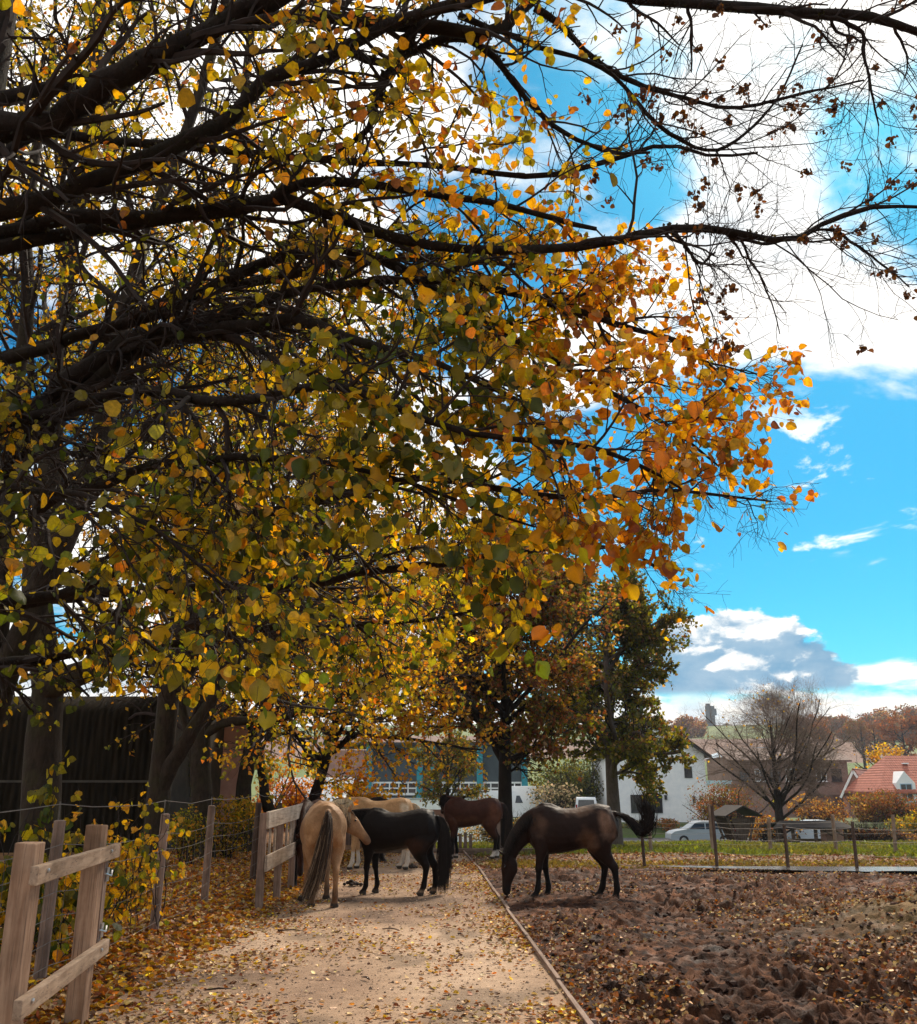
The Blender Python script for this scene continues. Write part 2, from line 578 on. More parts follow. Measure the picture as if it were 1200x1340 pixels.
def mz(x, y):
    """Trampled mud of the paddock."""
    x, y = np.asarray(x, float), np.asarray(y, float)
    big = (fbm(x * 0.55, y * 0.55, 3, 81) - 0.5) * 0.16
    cl = 1 - np.abs(2 * fbm(x * 3.6, y * 3.6, 3, 82) - 1)
    pit = np.clip(vnoise(x * 6.3, y * 6.3, 83) - 0.60, 0, 1) * -0.14
    fine = (fbm(x * 16, y * 16, 3, 84) - 0.5) * 0.085
    clod = np.clip(fbm(x * 9.5, y * 9.5, 2, 86) - 0.50, 0, 1) * 0.24
    edge = np.clip((x - xr(y) - 0.02) / 0.5, 0, 1)
    rough = np.clip((fbm(x * 0.55 + 3, y * 0.55, 3, 87) - 0.33) * 4.0, 0.5, 1.2)
    h = (big + ((cl - 0.6) * 0.10 + pit + fine + clod) * rough + 0.030 * prints(x, y, 0.36, 0.075, 211)) * (0.25 + 0.75 * edge)
    h = h * 0.95
    h = h + 0.42 * np.exp(-((x - 5.9) / 1.5) ** 2 - ((y - 11.6) / 1.6) ** 2)
    h = h * np.clip((20.9 - y) / 1.5, 0.15, 1)
    h = h * (1 - 0.8 * np.clip((x - 3.4) / 1.0, 0, 1) * np.clip((y - 18.6) / 0.5, 0, 1))
    return h - 0.03 * (1 - edge) + 0.01


def make_paddock():
    ys = np.concatenate([np.arange(2, 6.8, 0.3), np.geomspace(6.8, 21.6, 400)])
    s = np.linspace(0, 1, 330) ** 1.15
    Y = np.repeat(ys[:, None], len(s), 1)
    x0 = xr(Y) + 0.03
    X = x0 + s[None] * (0.60 * Y + 1.8 - x0)
    n, m_ = X.shape
    i = np.arange(n - 1)[:, None] * m_ + np.arange(m_ - 1)[None]
    F = np.stack([i, i + 1, i + m_ + 1, i + m_], -1).reshape(-1, 4)
    Z = mz(X, Y)
    x, y, z = X.ravel(), Y.ravel(), Z.ravel()
    dry = fbm(x * 0.7, y * 0.7, 3, 91); fine = fbm(x * 10, y * 10, 2, 92)
    C = ramp3(fine, [(0.2, (0.013, 0.0048, 0.0024)), (0.5, (0.050, 0.0205, 0.0105)), (0.8, (0.135, 0.063, 0.035))])
    k = np.clip((dry - 0.5) / 0.15, 0, 1) * 0.6
    C = C * (1 + 0.8 * k)[:, None]
    md = np.exp(-((x - 5.9) / 1.5) ** 2 - ((y - 11.6) / 1.7) ** 2)
    C = C * (1 - md)[:, None] + md[:, None] * ramp3(fine, [(0.2, (0.10, 0.07, 0.025)), (0.8, (0.24, 0.165, 0.085))])
    b = MB(); b.add(np.stack([x, y, z], -1), F, C)
    t = NT('trampled_mud')
    v = t.coord('Object')
    g = t.noise(v, 38, 5, 0.7); g2 = t.noise(v, 3.2, 4)
    t.base(t.mix(1.0, t.attr(), t.ramp(g, [(0.25, (0.5, 0.48, 0.46)), (0.75, (1.5, 1.45, 1.4))]), 'MULTIPLY'))
    t.L(t.ramp(g2, [(0.45, (0.95,) * 3), (0.68, (0.6,) * 3)]), t.b.inputs['Roughness'])
    t.b.inputs['Specular IOR Level'].default_value = 0.14
    t.bump(g, 0.8, 0.03)
    tag(b.build('paddock', t.mat, smooth=True), 'churned dark brown paddock mud littered with leaves', 'mud', kind='structure')


make_paddock()


def vz(x, y):
    """Leafy verge under the trees, left of the path."""
    x, y = np.asarray(x, float), np.asarray(y, float)
    d = -2.62 - x + (fbm(x * 1.1, y * 0.9, 3, 95) - 0.5) * 0.9
    return np.clip(d * 0.10, -0.06, 0.10) + np.clip(-3.6 - x, 0, 3) * 0.06 + (fbm(x * 2.5, y * 2.5, 3, 96) - 0.5) * 0.06 - 0.01


def make_verge():
    X, Y, F = grid(np.concatenate([np.arange(-30, -8, 1.0), np.arange(-8, -2.0, 0.09)]), np.arange(2, 34, 0.12))
    x, y = X.ravel(), Y.ravel()
    C = ramp3(fbm(x * 4, y * 4, 3, 97), [(0.2, (0.09, 0.042, 0.018)), (0.5, (0.19, 0.095, 0.038)), (0.8, (0.28, 0.15, 0.06))])
    b = MB(); b.add(np.stack([x, y, vz(x, y)], -1), F, C)
    tag(b.build('verge', tinted('leaf_mould', 0.95, 30, 0.5, 0.6, 0.03), smooth=True), 'leaf-covered bank under the trees beside the path', 'verge', kind='structure')


make_verge()

# fallen leaves ---------------------------------------------------------------
LEAF_V = np.array([[0, 0, 0], [-.40, .10, .05], [-.54, .48, .10], [-.30, .86, .07], [0, 1.08, -.03], [.30, .86, .07], [.54, .48, .10], [.40, .10, .05], [0, .5, -.04]], float)
LEAF_F = np.array([[8, 1, 0], [8, 2, 1], [8, 3, 2], [8, 4, 3], [8, 5, 4], [8, 6, 5], [8, 7, 6], [8, 0, 7]])
SMALL_V = np.array([[0, 0, 0], [-.42, .42, .10], [0, 1, -.02], [.42, .42, .10]], float)
SMALL_F = np.array([[0, 2, 1], [0, 3, 2]])


def leaf_batch(mb, P, D, U, size, C, small=False, curl=None):
    """P base points, D leaf axis, U leaf normal, all (n,3)."""
    V0, F0 = (SMALL_V, SMALL_F) if small else (LEAF_V, LEAF_F)
    D = D / (np.linalg.norm(D, axis=1, keepdims=True) + 1e-9)
    S = np.cross(D, U); S /= np.linalg.norm(S, axis=1, keepdims=True) + 1e-9
    U = np.cross(S, D)
    n = len(P); k = len(V0)
    cz = np.ones(n) if curl is None else curl
    wid = RNG.uniform(0.78, 1.1, n)
    V = P[:, None] + size[:, None, None] * (
        S[:, None] * (V0[None, :, 0:1] * wid[:, None, None]) + D[:, None] * V0[None, :, 1:2] + U[:, None] * (V0[None, :, 2:3] * cz[:, None, None]))
    F = (F0[None] + (np.arange(n) * k)[:, None, None]).reshape(-1, 3)
    CC = np.repeat(C, k, axis=0).reshape(n, k, 3)
    if not small:
        CC = CC * np.array([1.0, .92, .95, .92, .88, .92, .95, .92, 1.06])[None, :, None]
    mb.add(V.reshape(-1, 3), F, CC.reshape(-1, 3))


PAL = {
    'yellow': (0.58, 0.40, 0.016), 'gold': (0.51, 0.275, 0.010), 'orange': (0.47, 0.165, 0.010), 'rust': (0.26, 0.085, 0.028),
    'brown': (0.16, 0.07, 0.035), 'green': (0.066, 0.098, 0.012), 'olive': (0.19, 0.18, 0.014), 'lime': (0.34, 0.31, 0.016),
    'tan': (0.42, 0.27, 0.13), 'pale': (0.62, 0.46, 0.26), 'darkgreen': (0.045, 0.062, 0.02), 'sage': (0.10, 0.10, 0.035)}


def pick(n, weights, var=0.22):
    names = list(weights); w = np.array([weights[k] for k in names], float); w /= w.sum()
    C = np.array([PAL[k] for k in names])[RNG.choice(len(names), n, p=w)]
    return C * RNG.lognormal(0, var, (n, 1)) * RNG.lognormal(0, 0.06, (n, 3))


def fallen(name, label, n, sample, zf, size, weights, tilt=0.35, small=False, lift=0.006):
    x, y = sample(n)
    n = len(x)
    P = np.stack([x, y, zf(x, y) + lift + RNG.uniform(0, 0.012, n)], -1)
    a = RNG.uniform(0, 2 * math.pi, n)
    D = np.stack([np.cos(a), np.sin(a), RNG.normal(0, tilt * 0.6, n)], -1)
    U = np.stack([RNG.normal(0, tilt, n), RNG.normal(0, tilt, n), np.ones(n)], -1)
    b = MB()
    leaf_batch(b, P, D, U, RNG.uniform(size * 0.6, size * 1.25, n), pick(n, weights, 0.3), small, RNG.uniform(0.5, 3.2, n))
    tag(b.build(name, leaf_material('fallen_leaf', 0.15)), label, 'leaves', kind='stuff')


def near_sample(y0, y1, xa, xb, bias=1.6, drift=None):
    def f(n):
        y = y0 + (y1 - y0) * RNG.random(n) ** bias
        x = xa(y) + (xb(y) - xa(y)) * RNG.random(n)
        if drift is None: return x, y
        k = fbm(x * 0.8, y * 0.8, 3, drift) + RNG.normal(0, 0.07, n) > 0.5
        return x[k], y[k]
    return f


def path_sample(n):
    y = 6.4 + 21 * RNG.random(n) ** 1.35
    e = RNG.random(n)
    x = np.where(e < 0.18, xr(y) - np.abs(RNG.normal(0, 0.22, n)), np.where(e < 0.42, -2.75 + np.abs(RNG.normal(0, 0.6, n)), -2.8 + (xr(y) + 2.8) * RNG.random(n)))
    keep = fbm(x * 1.1, y * 0.8, 3, 101) + RNG.normal(0, 0.12, n) > 0.46
    keep &= x < xr(y)
    return x[keep], y[keep]


def path_z(x, y): return np.maximum(pz(x, y) - np.clip((y - 21) / 6, 0, 1) * 0.13, np.where(x < -2.0, vz(x, y), -1))


fallen('fallen_path_leaves', 'yellow and brown leaves scattered over the sandy path', 17000, path_sample, path_z, 0.041,
       {'pale': 5, 'yellow': 1.8, 'tan': 4.5, 'orange': 2.4, 'rust': 2.8, 'brown': 2.2})
fallen('fallen_verge_leaves', 'thick carpet of orange leaves on the bank below the wire fence', 34000,
       near_sample(5.5, 26, lambda y: -6.4 + 0 * y, lambda y: -2.5 + 0.12 * np.sin(y * 1.7), 1.25), vz, 0.060,
       {'orange': 4, 'gold': 3.6, 'tan': 3, 'rust': 3, 'brown': 2, 'pale': 1.6, 'yellow': 1.4}, 0.5, lift=0.015)
fallen('fallen_paddock_leaves', 'dead brown and tan leaves trodden into the paddock mud', 30000,
       near_sample(6.5, 21.5, lambda y: xr(y) + 0.05, lambda y: 0.58 * y + 1.0, 1.2, 131), lambda x, y: mz(x, y), 0.038,
       {'brown': 6, 'rust': 3.5, 'tan': 2.6, 'pale': 2.6, 'orange': 0.4}, 0.7)
fallen('fallen_meadow_leaves', 'brown leaves lying along the rough strip beyond the puddle', 9000,
       near_sample(20.5, 29, lambda y: -1 + 0 * y, lambda y: 0.6 * y + 2, 1.0), lambda x, y: tz(x, y) - 0.0 + 0.01, 0.08,
       {'brown': 4, 'rust': 4, 'tan': 3, 'pale': 1.5}, 0.5, True)


# clods of mud, grass ---------------------------------------------------------------
def make_clods(name, label, cat, mat, n, sample, zf, s0, s1, c0, cv):
    b = MB()
    x, y = sample(n)
    z = zf(x, y)
    s = RNG.gamma(2.0, s1, n) + s0
    O = np.array([[1, 0, 0], [0, 1, 0], [-1, 0, 0], [0, -1, 0], [0, 0, 0.8], [.6, .6, .4], [-.6, .6, .45], [-.6, -.6, .4], [.6, -.6, .5]], float)
    F0 = np.array([[0, 5, 8], [5, 1, 6], [6, 2, 7], [7, 3, 8], [5, 6, 4], [6, 7, 4], [7, 8, 4], [8, 5, 4], [0, 1, 5], [1, 2, 6], [2, 3, 7], [3, 0, 8]])
    V = O[None] * RNG.uniform(0.55, 1.35, (n, 9, 3)) * s[:, None, None] * RNG.uniform(0.6, 1.3, (n, 1, 3)) + np.stack([x, y, z - s * 0.1], -1)[:, None]
    F = (F0[None] + (np.arange(n) * 9)[:, None, None]).reshape(-1, 3)
    C = np.array(c0) * RNG.lognormal(0, cv, (n, 1))
    b.add(V.reshape(-1, 3), F, np.repeat(C, 9, axis=0))
    tag(b.build(name, bpy.data.materials[mat]), label, cat, kind='stuff')


make_clods('mud_clods', 'loose lumps of dark mud kicked up across the paddock', 'mud', 'trampled_mud', 5200, near_sample(6.5, 20.5, lambda y: xr(y) + 0.12, lambda y: 0.58 * y + 1.0, 1.3), mz, .007, .008, (0.042, 0.019, 0.012), .4)
make_clods('path_grit', 'small stones and crumbs of earth on the sandy path', 'grit', 'gritty_path', 11000, near_sample(6.4, 20, lambda y: -2.7 + 0 * y, lambda y: xr(y) - .03, 1.5), lambda x, y: path_z(x, y), .003, .0028, (0.33, 0.23, 0.165), .5)


def make_grass():
    b = MB(); n = 52000
    y = 20.6 + 36 * RNG.random(n) ** 1.5
    x = -9 + (0.62 * y + 11) * RNG.random(n)
    e = y + (fbm(x / 1.3, y / 1.3, 3, 41) - 0.5) * 2.6
    keep = (e < 23.6) | (e > 26.8)
    keep &= ~((y < 27.8) & (x < xr(y) + 0.3))
    keep &= RNG.random(n) < np.where(e < 24, 0.55, 1.0)
    x, y, e = x[keep], y[keep], e[keep]; n = len(x)
    h = RNG.uniform(0.05, 0.13, n) * (0.7 + fbm(x / 2, y / 2, 3, 111))
    h = np.where(e < 24, h * 0.7, h * 1.15)
    a = RNG.uniform(0, 2 * math.pi, n); w = RNG.uniform(0.02, 0.045, n)
    z = tz(x, y) - 0.01
    P = np.stack([x, y, z], -1)
    s = np.stack([np.cos(a), np.sin(a), 0 * a], -1) * w[:, None]
    lean = np.stack([RNG.normal(0, 0.5, n), RNG.normal(0, 0.5, n), np.ones(n)], -1) * h[:, None]
    V = np.stack([P - s, P + s, P + lean + s * 0.3, P + lean * 0.8 - s * 1.3], 1)
    C = np.where((e < 24)[:, None], np.array([0.20, 0.155, 0.045]), np.where((fbm(x / 2.5, y / 2.5, 3, 115) > .52)[:, None], np.array([0.15, 0.19, 0.03]), np.array([0.17, 0.17, 0.04]))) * RNG.lognormal(0, 0.3, (n, 1))
    i = np.arange(n)[:, None] * 4
    F = np.concatenate([i + np.array([[0, 1, 2]]), i + np.array([[0, 2, 3]])])
    b.add(V.reshape(-1, 3), F, np.repeat(C, 4, axis=0))
    tag(b.build('grass', leaf_material('grass_blade', 0.35)), 'short green meadow grass behind the paddock', 'grass', kind='stuff')


make_grass()


def make_puddle():
    b = MB()
    xs = np.linspace(4.0, 12.5, 60)
    top = 20.35 - 0.07 * (xs - 4) + 0.25 * (fbm(xs, xs * 0, 3, 121) - 0.5)
    wid = np.clip((xs - 3.9) * 0.4, 0.02, 1.5) * (0.5 + 0.7 * fbm(xs * 0.9, xs * 0 + 3, 3, 122))
    V = np.concatenate([np.stack([xs, top - wid, 0 * xs + 0.085], -1), np.stack([xs, top + 0.1, 0 * xs + 0.085], -1)])
    i = np.arange(59)
    b.add(V, np.stack([i, i + 1, i + 61, i + 60], -1))
    t = NT('puddle_water'); t.base((0.16, 0.14, 0.125)); t.set(Roughness=0.12); t.b.inputs['Specular IOR Level'].default_value = 0.6
    t.bump(t.noise(t.coord('Object'), 3, 3), 0.08, 0.02)
    tag(b.build('puddle', t.mat), 'long shallow puddle shining along the far edge of the paddock', 'puddle', kind='structure')


make_puddle()
# ---------------------------------------------------------------- timber gate panels, fences, edging
W_NEW = timber('sawn_larch', (0.25, 0.135, 0.08), (0.46, 0.295, 0.195), 2)
W_NEWY = timber('sawn_larch_rail', (0.27, 0.175, 0.115), (0.48, 0.345, 0.245), 1)
W_OLD = timber('weathered_post', (0.16, 0.105, 0.08), (0.34, 0.235, 0.185), 2)
W_OLDY = timber('weathered_rail', (0.28, 0.215, 0.165), (0.52, 0.42, 0.335), 1)
W_OLDX = timber('weathered_rail_cross', (0.13, 0.085, 0.06), (0.28, 0.19, 0.14), 0)
W_DARK = timber('dark_post', (0.045, 0.028, 0.022), (0.12, 0.075, 0.055), 2)
W_EDGE = timber('edging_plank', (0.13, 0.085, 0.062), (0.30, 0.20, 0.15), 1)
STEEL = simple('galvanised', (0.42, 0.42, 0.43), (0.6, 0.6, 0.6), 30, 0.4, 0.1, metallic=0.9)
WIRE = simple('fence_wire', (0.10, 0.085, 0.075), (0.19, 0.165, 0.15), 30, 0.55, 0, metallic=0.4)


def part_beam(name, parent, a, b, w, h, mat, bev=0.006, up=(0, 0, 1), jit=0.002):
    o = MB().beam(rel(parent, a), rel(parent, b), w, h, up=up, jit=jit).build(name, mat, parent)
    return bevel(o, bev) if bev else o


def bolt(parent, P, n=(1, 0, 0), r=0.014):
    p = rel(parent, P); n = np.array(n)
    return MB().tube([p, p + n * 0.012, p + n * 0.016], [r, r, r * 0.5], 8).build('bolt', STEEL, parent)


def front_gate():
    e = empty('timber_gate_panel', (-2.68, 6.65, 0), 0, 'pale new timber fence panel with two rails, nearest the camera', 'fence')
    A, B = np.array([-2.535, 5.76, 0]), np.array([-2.77, 7.42, 0])
    for P, t in ((A, 1.335), (B, 1.375)):
        part_beam('post', e, P + [0, 0, -0.12], P + [0, 0, t], 0.13, 0.13, W_NEW, 0.008, up=(0, 1, 0))
    d = (B - A) / np.linalg.norm(B - A); s = np.array([d[1], -d[0], 0])
    off = s * 0.091
    for z, a, b in ((1.165, -0.18, 2.06), (0.475, -0.18, 2.00)):
        part_beam('rail', e, A + off + d * a + [0, 0, z], A + off + d * b + [0, 0, z], 0.05, 0.105, W_NEWY, 0.008)
        for t in (0.0, 1.71):
            bolt(e, A + d * t + off + s * 0.024 + [0, 0, z + 0.015], s)
    bb = A + d * 1.90
    part_beam('upright_board', e, bb + s * 0.035 + [0, 0, 0.46], bb + s * 0.035 + [0, 0, 1.16], 0.045, 0.13, W_OLD, 0.005, up=tuple(d))
    for z in (1.0, 0.60):
        m = MB()
        p = rel(e, bb + s * 0.068 + [0, 0, z])
        m.box(p, (0.012, 0.05, 0.10)); m.tube([p + [0.01, -.07, 0.01], p + [0.03, 0, -0.01], p + [0.01, .07, 0.02]], 0.008, 6)
        m.build('gate_latch', STEEL, e)


front_gate()


def back_gate():
    e = empty('timber_slat_panel', (-2.78, 15.2, 0), 0, 'weathered timber panel with upright slats beside the dun horse', 'fence')
    x = -2.80
    for y, t in ((13.9, 1.29), (15.2, 1.27), (16.45, 1.27)):
        part_beam('post', e, (x, y, -0.1), (x, y, t), 0.10, 0.10, W_OLD, 0.006, up=(0, 1, 0))
    # rails: broad boards, slightly warped
    for z, h in ((1.215, 0.25), (0.635, 0.21)):
        part_beam('rail', e, (x + 0.076, 13.82, z - 0.02), (x + 0.076, 16.85, z + 0.05), 0.04, h, W_OLDY, 0.01, jit=0.006)
    for y in (14.25, 14.62, 15.6, 15.95, 16.2, 16.7):
        part_beam('slat', e, (x + 0.035, y, 0.55), (x + 0.035, y + 0.01, 1.22), 0.028, 0.07, W_OLDY, 0.003, up=(0, 1, 0))


back_gate()


def netting(m, P, zs, step, r=0.003):
    """Upright stays and long wires between ground points P (n,3)."""
    for z in zs:
        pts = []
        for a, b in zip(P[:-1], P[1:]):
            for t in (0, 0.25, 0.5, 0.75):
                q = a + (b - a) * t
                pts.append(q + [0, 0, z - 0.045 * 4 * t * (1 - t) + RNG.normal(0, 0.006)])
        pts.append(P[-1] + [0, 0, z])
        m.tube(pts, r, 4, cap=False)
    if step:
        for a, b in zip(P[:-1], P[1:]):
            n = int(np.linalg.norm(b - a) / step)
            for k in range(n):
                q = a + (b - a) * (k + 0.5) / n
                m.tube([q + [0, 0, zs[0]], q + [RNG.normal(0, 0.012), RNG.normal(0, 0.012), (zs[0] + zs[-1]) / 2], q + [0, 0, zs[-1] - 0.03]], r * 0.75, 3, cap=False)


def side_fence():
    e = empty('wire_fence', (-3.45, 14, 0), 0, 'wire netting fence on round wooden posts along the left verge', 'fence')
    ys = [2.6, 5.8, 8.6, 11.5, 14.1, 17.0, 20.0, 23.2, 26.4]
    P = np.array([[-3.44 - 0.012 * y + RNG.normal(0, 0.03), y, float(vz(-3.55, y))] for y in ys])
    for i, p in enumerate(P):
        top = 1.30 + RNG.normal(0, 0.03); lean = RNG.normal(0, 0.03, 2)
        b = p + [lean[0], lean[1], top]
        r = 0.055
        q = rel(e, np.array([p + [0, 0, -0.15], p * 0.5 + (p + b - p) * 0.5, b, b + [0, 0, 0.008]]))
        MB().tube(q, [r, r * 0.97, r * 0.93, r * 0.6], 12).build('post', W_OLD if i in (2, 3, 4, 7) else W_DARK, e, smooth=False)
    off = np.array([0.062, 0, 0])
    m = MB(); netting(m, rel(e, P) + off, [0.12, 0.3, 0.5, 0.7, 0.9, 1.08], 0.30, 0.0034); m.build('wire_netting', WIRE, e)
    m = MB(); netting(m, rel(e, P) + off * 0.1, [1.43], 0, 0.0045); m.build('top_wire', WIRE, e)
    for p in P: q = rel(e, p); MB().tube([q + [0, 0, 1.28], q + [0, 0, 1.45]], 0.007, 5).build('insulator_pin', WIRE, e)


side_fence()


def cross_fence(name, label, pts, tops, r, mat, zs, step=None):
    P = np.array(pts); e = empty(name, P.mean(0), 0, label, 'fence')
    for p, t in zip(P, tops):
        l = RNG.normal(0, 0.03, 2)
        q = rel(e, np.array([p + [0, 0, -0.2], p + [l[0] * .5, l[1] * .5, t * .5], p + [l[0], l[1], t]]))
        MB().tube(q, [r, r, r * 0.92], 10).build('post', mat, e)
    m = MB(); netting(m, rel(e, P), zs, step, 0.0032); m.build('wire', WIRE, e)


def gp(px, Y, dz=0.0):
    a = at(px, 1100, Y); return [a[0], Y, float(tz(a[0], Y)) + dz]


cross_fence('paddock_fence', 'thin wire fence on slim posts standing along the puddle', [gp(842, 21.2), gp(936, 20.4), gp(1028, 20.0), gp(1117, 19.7), gp(1222, 19.4)],
            [0.92, 1.28, 0.92, 0.98, 1.0], 0.035, W_DARK, [0.35, 0.62, 0.86])
cross_fence('meadow_fence', 'wire fence on thicker grey posts across the green meadow', [gp(700, 30.4), gp(775, 30), gp(851, 29.6), gp(932, 29.4), gp(1007, 29.2), gp(1093, 29), gp(1170, 28.8), gp(1240, 28.6)],
            [1.05, 1.05, 1.15, 1.42, 1.05, 1.1, 1.1, 1.1], 0.055, W_OLD, [0.3, 0.6, 0.9])


def edging():
    e = empty('path_edging', (float(xr(14)), 14, 0), 0, 'low weathered plank edging between sandy path and mud', 'edging')
    y = 4.2; k = 0
    while y < 27:
        L = 2.35 + RNG.uniform(-0.1, 0.1)
        a = np.array([float(xr(y)) + 0.012 + RNG.normal(0, 0.005), y, -0.022 + RNG.normal(0, 0.010)])
        b = np.array([float(xr(y + L)) + 0.012 + RNG.normal(0, 0.005), y + L - 0.015, -0.022 + RNG.normal(0, 0.010)])
        if y > 20: a[2] -= (y - 20) * 0.016; b[2] -= (y - 18) * 0.016
        part_beam('plank', e, a, b, 0.042, 0.13, W_EDGE, 0.006, jit=0.003)
        y += L; k += 1
    # upright pegs
    for yy in np.arange(5, 26, 2.4):
        part_beam('peg', e, (float(xr(yy)) + 0.055, yy, -0.2), (float(xr(yy)) + 0.055, yy, 0.045), 0.04, 0.04, W_OLD, 0.004, up=(0, 1, 0))


edging()


def end_barrier():
    e = empty('wooden_barrier', (-1.2, 28, -0.2), 0, 'low wooden rail barrier closing the far end of the path', 'fence')
    for x in (-3.2, -1.75, -0.35, 1.15):
        part_beam('post', e, (x, 28, -0.4), (x, 28, 0.98), 0.12, 0.12, W_OLD, 0.006, up=(0, 1, 0))
    part_beam('rail', e, (-3.4, 27.92, 0.92), (1.3, 27.92, 0.90), 0.04, 0.24, timber('red_rail', (0.28, 0.15, 0.10), (0.45, 0.27, 0.19), 0), 0.006)
    part_beam('ground_beam', e, (-3.4, 27.78, -0.10), (2.6, 27.78, -0.10), 0.14, 0.16, W_OLDX, 0.01)
    for i in range(24):
        x = -3.1 + i * 0.15
        part_beam('picket', e, (x, 28.05, -0.2), (x, 28.05, 0.38 + RNG.normal(0, 0.02)), 0.09, 0.02, W_OLDX, 0, up=(0, 1, 0))
    part_beam('brace', e, (0.55, 28.3, 0.75), (1.35, 27.9, -0.15), 0.05, 0.05, W_DARK, 0)


end_barrier()


def dung(px, py, s, label):
    d = at(px, py, 1.0); t = CAM_H / (CAM_H - d[2]); x, y = d[0] * t, t
    b = MB()
    for k in range(int(16 * s) + 5):
        a = RNG.uniform(0, 6.28); r = min(abs(RNG.normal(0, 0.055)), .13) * s
        c = np.array([x + r * math.cos(a) * 1.5, y + r * math.sin(a), 0.03 + max(0, 0.07 - r * 0.6) * RNG.random()])
        rr = RNG.uniform(0.026, 0.042)
        ph = np.linspace(-1.45, 1.45, 5)
        b.tube([c + [0, 0, rr * math.sin(p) * 0.8] for p in ph], [rr * math.cos(p) for p in ph], 7)
    tag(b.build('dung_pile', simple('dung', (0.018, 0.011, 0.008), (0.05, 0.03, 0.02), 40, 0.8, 0.6, 0.02)), label, 'dung')


dung(460, 1160, 1.1, 'dark dung heap between the dun horse and the black pony')
dung(537, 1137, 1.3, 'dark dung heap under the black pony, farthest along the path')
dung(568, 1168, 0.5, 'small dung heap beside the hind hooves of the black pony')
dung(393, 1181, 0.25, 'tiny dung ball left of the tail of the dun horse')


# twigs and sticks on the path
for i, (px, py, L, a) in enumerate(((285, 1298, 0.22, 0.3), (478, 1283, 0.14, 2.2), (380, 1220, 0.3, 0.1), (510, 1218, 0.2, 2.8))):
    d = at(px, py, 1.0); t = CAM_H / (CAM_H - d[2]); x, y = d[0] * t, t
    c, s = math.cos(a), math.sin(a)
    b = MB().tube([[x - c * L / 2, y - s * L / 2, 0.02], [x + .01, y - .01, 0.03], [x + c * L / 2, y + s * L / 2, 0.018]], [0.007, 0.009, 0.004], 6)
    tag(b.build('fallen_twig', W_DARK, smooth=True), ['dark twig lying on the path nearest the camera', 'short bent twig in the middle of the path', 'long twig on the path near the slat panel', 'twig on the path in front of the black pony'][i], 'twig')
# ---------------------------------------------------------------- buildings
GLASS = simple('dark_glass', (0.012, 0.014, 0.017), (0.03, 0.034, 0.04), 1.5, 0.08, 0, spec=0.6)
FRAME_DARK = simple('frame_anthracite', (0.03, 0.032, 0.036), None, 5, 0.5, 0)
FRAME_WHITE = simple('frame_white', (0.72, 0.74, 0.76), (0.8, 0.8, 0.8), 5, 0.5, 0)
RENDER_W = simple('white_render', (0.70, 0.73, 0.76), (0.82, 0.83, 0.84), 2.2, 0.9, 0.15, 0.01)
TEAL = simple('teal_paint', (0.015, 0.21, 0.27), (0.02, 0.26, 0.33), 3, 0.45, 0)


def brick_mat(name, c1, c2, mortar, scale=1.0):
    if name in MATS: return MATS[name]
    t = NT(name)
    v = t.coord('Generated' if False else 'Object')
    # courses from height, headers from the horizontal run
    sep = t.N('ShaderNodeSeparateXYZ'); t.L(v, sep.inputs[0])
    ad = t.N('ShaderNodeMath', operation='ADD'); t.L(sep.outputs[0], ad.inputs[0]); t.L(sep.outputs[1], ad.inputs[1])
    cb = t.N('ShaderNodeCombineXYZ'); t.L(ad.outputs[0], cb.inputs[0]); t.L(sep.outputs[2], cb.inputs[1])
    br = t.N('ShaderNodeTexBrick'); t.L(cb.outputs[0], br.inputs['Vector'])
    br.inputs['Color1'].default_value = (*c1, 1); br.inputs['Color2'].default_value = (*c2, 1); br.inputs['Mortar'].default_value = (*mortar, 1)
    br.inputs['Scale'].default_value = 4.4 * scale; br.inputs['Mortar Size'].default_value = 0.02
    n = t.noise(v, 0.9, 5)
    t.base(t.mix(1.0, br.outputs['Color'], t.ramp(n, [(0.3, (0.75, 0.74, 0.73)), (0.7, (1.12, 1.1, 1.1))]), 'MULTIPLY'))
    t.set(Roughness=0.9); t.bump(br.outputs['Fac'], -0.3, 0.01)
    MATS[name] = t.mat
    return t.mat


def tile_mat(name, c1, c2, ang_axis=1):
    """Pantile roof: rows and columns as fine relief."""
    if name in MATS: return MATS[name]
    t = NT(name)
    v = t.coord('Object')
    w = t.N('ShaderNodeTexWave'); w.bands_direction = 'Z'; w.inputs['Scale'].default_value = 1.25; w.inputs['Distortion'].default_value = 0.15
    t.L(v, w.inputs['Vector'])
    w2 = t.N('ShaderNodeTexWave'); w2.bands_direction = 'X'; w2.inputs['Scale'].default_value = 1.3; t.L(v, w2.inputs['Vector'])
    n = t.noise(v, 2.5, 5)
    c = t.ramp(n, [(0.3, c1), (0.7, c2)])
    c = t.mix(1.0, c, t.ramp(w.outputs['Fac'], [(0.0, (0.55, 0.52, 0.5)), (0.3, (1.05, 1.05, 1.05))]), 'MULTIPLY')
    t.base(c); t.set(Roughness=0.85)
    t.bump(t.mix(0.5, w.outputs['Color'], w2.outputs['Color']), 0.6, 0.05)
    MATS[name] = t.mat
    return t.mat


